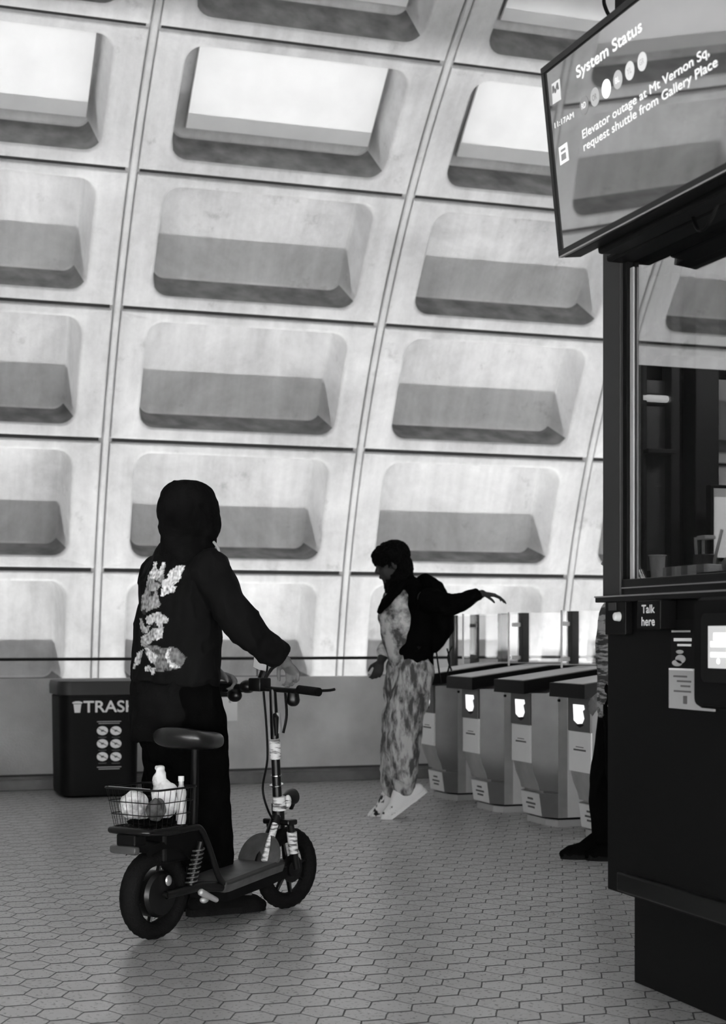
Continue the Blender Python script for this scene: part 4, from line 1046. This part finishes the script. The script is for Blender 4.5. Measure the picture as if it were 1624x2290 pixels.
# ---------- person 3: mostly hidden behind the kiosk, tapping the gate
bp = at(1352, 1925, 8.42); bp.z = 0
P3 = thing('person', 'person mostly hidden behind the kiosk, dark shoe and tapping hand visible', 'person', bp); R1 = bp.copy()
D3 = 8.5
J3 = dict(
    head=pxl(1392, 1250, D3), hf=RT * -1 + FW * .3, neck=pxl(1396, 1310, D3),
    shL=pxl(1394, 1365, D3 - .17), shR=pxl(1394, 1365, D3 + .17),
    elR=pxl(1370, 1460, D3 + .26), wrR=pxl(1358, 1548, D3 + .34), elL=pxl(1400, 1475, D3 - .22), wrL=pxl(1390, 1580, D3 - .20),
    hipL=pxl(1398, 1560, D3 - .08), hipR=pxl(1398, 1560, D3 + .08), knL=pxl(1395, 1730, D3 - .08), knR=pxl(1358, 1735, D3 + .05),
    anL=pxl(1410, 1885, D3 - .05), anR=pxl(1352, 1884, D3 + .02), toeL=RT * -1 + FW * .1, toeR=RT * -1 + FW * .05,
    hdR=RT * -.75 + Z * -.65, hnR=FW * .5 + Z * -.6 - RT * .3, htR=1, curlR=(18, 25, 20),
    hdL=Z * -1, hnL=FW * 1, htL=1)
me = person(J3, None, .006); link('body', me, M['skin'], P3)
bm = BM()
l3 = (J3['shL'] - J3['shR']).normalized()
tube(bm, [pxl(1398, 1600, D3), pxl(1396, 1520, D3), pxl(1395, 1430, D3), pxl(1395, 1370, D3), pxl(1396, 1335, D3)], [(.19, .14), (.19, .14), (.2, .15), (.19, .13), (.10, .09)], 22, lat=l3)
for q in 'LR':
    tube(bm, smoothpath([J3['sh' + q], J3['el' + q], J3['wr' + q]], 4), [.08, .078, .075, .07, .068, .066, .06, .055, .05], 14)
me = remeshed(bm, .009, 4, .009, 8, 14); link('jacket', me, M['plaid'], P3)
bm = BM(); ell(bm, J3['head'] + Z * .04 + RT * .02, .11, .10, .11); me = remeshed(bm, .008, 2, .01, 20, 3); link('hair', me, M['hair'], P3)
bm = BM()
for q in 'LR':
    tube(bm, smoothpath([J3['hip' + q] + Z * .05, J3['kn' + q], J3['an' + q] + Z * .03], 4), [.115, .11, .10, .092, .088, .084, .08, .075, .068], 16, round_=True)
tube(bm, [pxl(1398, 1530, D3), pxl(1398, 1585, D3)], [(.17, .13), (.17, .13)], 20, lat=l3, round_=True)
me = remeshed(bm, .009, 4, .010, 6, 15); link('trousers', me, M['blackcloth'], P3)
for q in 'LR':
    an = J3['an' + q].copy(); an.z = .098
    bm = BM(); shoe(bm, an, J3['toe' + q], .31); me = remeshed(bm, .006, 3); s_ = link('shoe', me, M['blackcloth'], P3)
    bm = BM(); sole_mesh(bm, an, J3['toe' + q], .31, .03, -.098); obj('sole', bm, M['rubber'], s_, 0)

# ------------------------------------------------------------------ the scooter (local frame x forward, y left)
rz = math.atan2(h1.y, h1.x)
SC = thing('electric_scooter', 'black seated electric scooter with fat tyres, rear basket and taped frame', 'scooter', O1, rz)
WB, WR = .865, .178
def wheel(name, cx, wr, tw, spokes, steer=0.0, z=None):
    mt = Matrix.Translation((cx, 0, z or wr)) @ Matrix.Rotation(steer, 4, 'Z')
    rt = .034; Rr = wr - rt
    bm = BM()
    n = 64; rings = []
    for i in range(n):
        a = 2 * math.pi * i / n; c, s = math.cos(a), math.sin(a); rg_ = []
        for k in range(14):
            u = 2 * math.pi * k / 14
            knob = .004 * (1 if (i % 2 == 0) else 0) * max(0, math.cos(u))
            rr_ = Rr + (rt + knob) * math.cos(u); yy = tw * math.sin(u)
            rg_.append(mt @ Vector((rr_ * c, yy, rr_ * s)))
        rings.append(rg_)
    loft(bm, rings, smooth_close=True); t_ = obj(name, bm, M['rubber'], SC, 60)
    bm = BM(); rings = []
    Ri = Rr - rt * .62
    for i in range(n):
        a = 2 * math.pi * i / n; c, s = math.cos(a), math.sin(a)
        rings.append([mt @ Vector((r_ * c, y_, r_ * s)) for r_, y_ in ((Ri + .02, -.022), (Ri, -.024), (Ri - .007, -.016), (Ri - .007, .016), (Ri, .024), (Ri + .02, .022))])
    loft(bm, rings, smooth_close=True); rm = obj('rim', bm, M['blackmetal'], t_, 40)
    for i in range(spokes):
        a = 2 * math.pi * (i + .25) / spokes; c, s = math.cos(a), math.sin(a)
        bm = BM(); tube(bm, [mt @ Vector((.035 * c, 0, .035 * s)), mt @ Vector(((Ri) * c, 0, Ri * s))], [(.016, .010), (.010, .007)], 8, lat=mt.to_3x3() @ Vector((0, 1, 0))); obj('spoke', bm, M['blackmetal'], t_)
    return t_, mt
fw, fmt = wheel('front_wheel', WB, WR, .034, 8, rad(-7))
bm = BM(); tube(bm, [fmt @ Vector((0, y, 0)) for y in (-.055, -.05, -.02, .02, .05, .055)], [.012, .035, .042, .042, .035, .012], 24); obj('hub', bm, M['blackmetal'], fw)
bm = BM(); tube(bm, [fmt @ Vector((0, y, 0)) for y in (-.036, -.032)], .062, 28); obj('brake_disc', bm, M['blackmetal'], fw)
rw, rmt = wheel('rear_wheel', 0, WR, .042, 6)
bm = BM(); tube(bm, [(0, y, WR) for y in (-.052, -.045, -.03, .03, .045, .052)], [.02, .080, .092, .092, .080, .02], 30); obj('hub_motor', bm, M['blackmetal'], rw)
bm = BM(); ell(bm, (0.02, -.058, WR + .055), .018, .008, .022); obj('hub_cap', bm, M['edge'], rw)
bm = BM(); tube(bm, [(0, -.075, WR), (0, .075, WR)], .010, 10); obj('axle', bm, M['blackmetal'], rw)
def st(name, m, pts, r, n=12, sm=0, **k):
    bm = BM(); tube(bm, smoothpath(pts, sm) if sm else pts, r, n, **k); return obj(name, bm, m, SC)
HX, HZ = .765, .972   # bar centre
# fork and stem
top = Vector((.80, 0, .40))
for s in (-1, 1):
    st('fork_leg', M['blackmetal'], [(.815, s * .058, .385), (.835, s * .058, .30), (WB, s * .055, WR)], [.017, .017, .014], sm=4) if False else st('fork_leg', M['blackmetal'], smoothpath([(.815, s * .058, .385), (.835, s * .058, .30), (WB, s * .055, WR)], 3), .016)
    st('fork_wrap', M['tape'] if s < 0 else M['blackmetal'], [(.826, s * .058, .345), (.84, s * .058, .25)], [.023, .021], 12)
bm = BM(); box(bm, .785, .85, -.075, .075, .375, .40, .008); obj('fork_crown', bm, M['blackmetal'], SC, 0)
st('head_tube', M['blackmetal'], [(.808, 0, .36), (.80, 0, .47)], .028)
st('stem', M['blackmetal'], [(.80, 0, .46), (.79, 0, .60), (.772, 0, .88), (HX, 0, HZ)], [.021, .020, .018, .016])
st('stem_wrap', M['tape'], [(.785, 0, .665), (.779, 0, .735), (.775, 0, .755)], [.025, .026, .023])
st('stem_wrap', M['tape'], [(.80, -.010, .44), (.795, -.012, .50)], [.032, .028])
st('stem_clamp', M['chrome'], [(.793, 0, .548), (.792, 0, .553)], .031)
st('stem_clamp', M['chrome'], [(.790, 0, .59), (.7895, 0, .595)], .024)
st('folding_latch', M['blackmetal'], [(.765, -.012, .86), (.755, -.025, .85), (.765, -.02, .77)], [.010, .014, .008])
st('stem_bag', M['greypaper'], [(.775, -.025, .87), (.78, -.028, .78)], [(.014, .005), (.014, .004)], 10)
# handlebar group
bm = BM(); tube(bm, smoothpath([(HX - .03, .27, HZ + .012), (HX - .01, .14, HZ + .008), (HX, 0, HZ), (HX - .01, -.14, HZ - .004), (HX - .03, -.27, HZ - .006)], 4), .012, 12); hb = obj('handlebar', bm, M['blackmetal'], SC)
for s in (-1, 1):
    bm = BM(); tube(bm, [(HX - .008, s * .15, HZ + .002), (HX - .03, s * .275, HZ + s * .004 - .002)], .019, 14); obj('grip', bm, M['rubber'], hb)
    bm = BM(); tube(bm, smoothpath([(HX + .01, s * .12, HZ), (HX + .045, s * .14, HZ - .005), (HX + .045, s * .26, HZ - .002), (HX + .04, s * .305, HZ + .004)], 3), .0065, 8); obj('brake_lever', bm, M['blackmetal'], hb)
bm = BM(); tube(bm, [(HX + .01, -.105, HZ - .045), (HX + .01, -.105, HZ - .02)], [.03, .026], 18, round_=True); tube(bm, [(HX, -.105, HZ - .02), (HX, -.105, HZ)], .012, 10); obj('bell', bm, M['blackmetal'], hb)
bm = BM(); box(bm, HX - .05, HX + .03, .03, .10, HZ - .01, HZ + .05, .008); tube(bm, [(HX, .07, HZ + .02), (HX + .02, .06, HZ + .075)], .022, 12); obj('display_pod', bm, M['blackmetal'], hb)
bm = BM(); ell(bm, (HX - .02, .125, HZ + .01), .035, .04, .03); ell(bm, (HX - .03, .19, HZ - .03), .03, .035, .03); obj('throttle_block', bm, M['blackmetal'], hb)
bm = BM(); mtp = Matrix.Translation((HX + .02, .085, HZ + .09)) @ Matrix.Rotation(rad(-25), 4, 'Y') @ Matrix.Rotation(rad(25), 4, 'X'); box(bm, -.006, .006, -.038, .038, -.01, .055, .004, mtx=mtp); ph_ = obj('phone_mount', bm, M['black'], hb, 0)
bm = BM(); box(bm, -.0075, -.0055, -.034, .034, -.005, .05, 0, mtx=mtp); obj('mount_pad', bm, M['paper'], ph_, 0)
bm = BM(); tube(bm, smoothpath([(HX + .0, .05, HZ + .04), (HX + .02, .02, HZ + .09), (HX + .03, .0, HZ + .105)], 3), .008, 8); obj('mirror_arm', bm, M['blackmetal'], hb)
# cables
st('brake_cable', M['black'], smoothpath([(HX + .01, -.06, HZ), (.80, -.05, .86), (.795, -.035, .78)], 5), .006, 8)
st('brake_cable', M['black'], smoothpath([(HX + .01, .06, HZ), (.76, .03, .80), (.765, .03, .66), (.72, .02, .54), (.735, .0, .44), (.80, .0, .37)], 5), .005, 8)
# headlight
bm = BM(); tube(bm, [(.825, -.01, .485), (.87, -.01, .490), (.90, -.01, .492)], [.016, .034, .036], 18); tube(bm, [(.885, -.01, .46), (.885, -.01, .435)], [.02, .008], 10); hl = obj('headlight', bm, M['blackmetal'], SC)
bm = BM(); tube(bm, [(.90, -.01, .492), (.904, -.01, .492)], .031, 18); obj('lens', bm, M['clearplastic'], hl)
bm = BM(); ell(bm, (.835, -.03, .475), .018, .015, .03); obj('taped_horn', bm, M['tape'], SC)
# neck, frame and deck
st('down_tube', M['blackmetal'], smoothpath([(.80, 0, .42), (.77, 0, .37), (.70, 0, .27), (.66, 0, .20)], 3), .024)
bm = BM(); tube(bm, [(.745, -.03, .385), (.70, -.035, .31), (.655, -.04, .235)], [(.017, .014), (.019, .015), (.016, .014)], 12); obj('chain_lock', bm, M['tape'], SC)
bm = BM()
tk = []
for x, z in ((.31, .195), (.34, .195), (.62, .228), (.70, .236)):
    tk.append([(x, -.105, z - .045), (x, -.115, z - .02), (x, -.115, z - .004), (x, -.105, z), (x, .105, z), (x, .115, z - .004), (x, .115, z - .02), (x, .105, z - .045)])
loft(bm, tk); dk = obj('deck', bm, M['deck'], SC, 30)
bm = BM(); loft(bm, [[(x, -.117, z - .012), (x, -.117, z - .004), (x, -.100, z + .003), (x, -.097, z - .001)] for x, z in ((.315, .195), (.34, .195), (.62, .228), (.70, .236))]); obj('deck_edge', bm, M['post'], dk, 0)
bm = BM(); loft(bm, [[(x, -.10, z - .085), (x, -.10, z - .04), (x, .10, z - .04), (x, .10, z - .085)] for x, z in ((.33, .195), (.62, .225), (.74, .245))]); obj('battery_box', bm, M['black'], SC, 0)
bm = BM()
pl = [(-.105, 0)] + [(-.11 * math.cos(math.pi * k / 18), .02 + .115 * math.sin(math.pi * k / 18)) for k in range(19)] + [(.105, 0)]
mtk = Matrix(((0, .35, 1, .655), (1, 0, 0, 0), (0, .94, 0, .222), (0, 0, 0, 1)))
prism(bm, pl[::-1], mtk, .012); obj('kick_board', bm, M['deck'], SC, 0)
# main frame loop, rack
for s in (-1, 1):
    st('rack_rail', M['blackmetal'], smoothpath([(-.14, s * .10, .440), (-.02, s * .10, .432), (.12, s * .10, .436), (.165, s * .10, .425), (.21, s * .10, .36), (.28, s * .10, .22), (.33, s * .095, .18)], 5), .0135)
    st('swing_arm', M['blackmetal'], [(0, s * .065, WR), (.18, s * .08, .19), (.34, s * .085, .17)], [.016, .02, .022])
    st('shock_absorber', M['blackmetal'], [(.13, s * .075, .19), (.19, s * .08, .37)], .014)
    bm = BM(); pts_ = []
    for k in range(73):
        f_ = k / 72; a = 2 * math.pi * 8 * f_; pts_.append((.135 + .05 * f_ + .022 * math.cos(a), s * .075 + .022 * math.sin(a), .205 + .14 * f_))
    tube(bm, pts_, .004, 6); obj('shock_spring', bm, M['greysteel'], SC)
st('rack_rail', M['blackmetal'], smoothpath([(-.12, -.10, .440), (-.15, -.09, .441), (-.155, 0, .442), (-.15, .09, .441), (-.12, .10, .440)], 4), .0135)
for x in (-.06, .05): st('rack_crossbar', M['blackmetal'], [(x, -.10, .434), (x, .10, .434)], .008)
bm = BM(); rings = []
for k in range(15):
    a = rad(25 + 95 * k / 14); c, s_ = math.cos(a), math.sin(a); r_ = WR + .025
    rings.append([(-.0 + r_ * c, y, WR + r_ * s_ + dz) for y, dz in ((-.06, -.02), (-.05, 0), (.05, 0), (.06, -.02), (.05, .006), (-.05, .006))])
loft(bm, rings); obj('mudguard', bm, M['black'], SC, 40)
bm = BM(); box(bm, -.165, -.10, -.05, .05, .385, .43, .006); obj('light_bracket', bm, M['black'], SC, 0)
bm = BM(); box(bm, -.185, -.155, -.070, .070, .355, .388, .010); obj('tail_light', bm, M['redlens'], SC)
bm = BM(); box(bm, .0, .24, -.055, .055, .30, .42, .012); obj('controller_box', bm, M['black'], SC, 0)
st('seat_post', M['black'], [(.22, 0, .20), (.24, 0, .50), (.25, 0, .76)], [.020, .018, .016])
st('frame_strut', M['blackmetal'], [(.10, 0, .43), (.23, 0, .42)], .014)
st('kickstand', M['chrome'], [(.30, .09, .16), (.26, .15, .012)], .009)
bm = BM(); tube(bm, [(.17, -.10, .17), (.25, -.11, .13)], [.015, .011], 12, round_=True); ell(bm, (.20, -.09, .135), .022, .016, .014); obj('brake_caliper', bm, M['steel'], SC, 50)
# seat
bm = BM(); rings = []
for k in range(17):
    f_ = k / 16; x = .095 + .295 * f_
    w = .132 * (1 - .62 * max(0, (f_ - .35) / .65) ** 1.3); h_ = .046 - .012 * f_; zc = .782 - .012 * f_ + .018 * (1 - f_) ** 3
    e = math.sqrt(max(0.02, 1 - (abs(f_ - .5) * 2) ** 8)) ; w *= e; h_ *= e
    rings.append([(x, w * math.copysign(abs(math.cos(u)) ** .7, math.cos(u)), zc + h_ * math.copysign(abs(math.sin(u)) ** .8, math.sin(u))) for u in [2 * math.pi * q / 24 for q in range(24)]])
loft(bm, rings); obj('seat', bm, M['seatvinyl'], SC, 60)
# wire basket
bk = thing('wire_basket', 'black wire basket strapped on the rack of the seated scooter', 'basket', SL(-.02, 0, .448), rz)
def rr_at(f_, z):  # f_ 0 bottom .. 1 top
    a = .105 + .020 * f_; b_ = .115 + .028 * f_; return [Vector((x, y, z)) for x, y in rrect(-a, a, -b_, b_, .03, 4)]
for z, f_, r_, nm, m_ in ((.158, 1, .0042, 'rim_wire', 'blackmetal'), (.105, .68, .002, 'wire', 'blackmetal'), (.055, .35, .002, 'wire', 'blackmetal'), (.003, 0, .003, 'wire', 'blackmetal')):
    bm = BM(); tube(bm, rr_at(f_, z), r_, 8, closed=True, lat=(0, 0, 1)); obj(nm, bm, M[m_], bk)
bm = BM(); tube(bm, [rr_at(1, .1625)[i] for i in (18, 19, 0, 1, 2)] if False else [(-.124, .11, .1625), (-.124, -.11, .1625)], .0025, 6); obj('worn_rim', bm, M['chrome'], bk)
lo = rr_at(0, .003); hi = rr_at(1, .158)
n_ = 30
def interp(R_, t_):
    m_ = len(R_); d_ = [0]
    for i in range(m_): d_.append(d_[-1] + (R_[(i + 1) % m_] - R_[i]).length)
    x = t_ * d_[-1]
    for i in range(m_):
        if d_[i + 1] >= x: return R_[i].lerp(R_[(i + 1) % m_], (x - d_[i]) / max(1e-9, d_[i + 1] - d_[i]))
    return R_[0]
for k in range(n_):
    bm = BM(); tube(bm, [interp(lo, k / n_), interp(hi, k / n_)], .0011, 5); obj('upright_wire', bm, M['blackmetal'], bk)
bm = BM()
for k in range(-4, 5): tube(bm, [(k * .024, -.112, .003), (k * .024, .112, .003)], .0015, 5)
for k in range(-4, 5): tube(bm, [(-.104, k * .025, .003), (.104, k * .025, .003)], .0015, 5)
obj('bottom_mesh', bm, M['blackmetal'], bk)
# things in the basket
def crumple(name, label, cat, c, rs, m, seed, amp=.008):
    bm = BM()
    for (dx, dy, dz, a, b_, cc) in rs: ell(bm, (c[0] + dx, c[1] + dy, c[2] + dz), a, b_, cc)
    me = remeshed(bm, .004, 2, amp, 22, seed); o = link(name, me, m); o.location = SL(-.02, 0, .448); o.rotation_euler = (0, 0, rz); return tag(o, label, cat)
crumple('plastic_bag', 'round crumpled white bag in the left half of the wire basket', 'bag', (-.040, .052, .088), [(0, 0, 0, .052, .052, .050), (-.0, .015, -.01, .045, .04, .042)], M['bag'], 3)
crumple('plastic_bag', 'upright white bag with a knotted top in the right half of the basket', 'bag', (.045, -.035, .110), [(0, 0, 0, .044, .055, .075), (-.01, .02, .075, .022, .022, .045), (-.012, .022, .118, .016, .018, .014)], M['bag'], 5)
crumple('cloth_bundle', 'dark grey crumpled bundle in front of the upright white bag', 'bundle', (-.055, -.078, .078), [(0, 0, 0, .034, .032, .042)], M['darkbag'], 7)
crumple('cloth_bundle', 'black cloth lying flat across the bottom of the wire basket', 'cloth', (0, 0, .019), [(-.03, .0, 0, .055, .088, .010), (.04, -.02, 0, .045, .075, .010)], M['blackcloth'], 8, .004)
bo = thing('bottle', 'cloudy plastic bottle with a white cap standing in the basket corner', 'bottle', SL(.065, -.085, .456), rz)
bm = BM(); tube(bm, [(0, 0, 0), (0, 0, .01), (0, 0, .13), (0, 0, .155), (0, 0, .17)], [.018, .021, .021, .010, .010], 16); obj('bottle_body', bm, M['clearplastic'], bo)
bm = BM(); tube(bm, [(0, 0, .17), (0, 0, .19)], .012, 14); obj('cap', bm, M['paper'], bo)
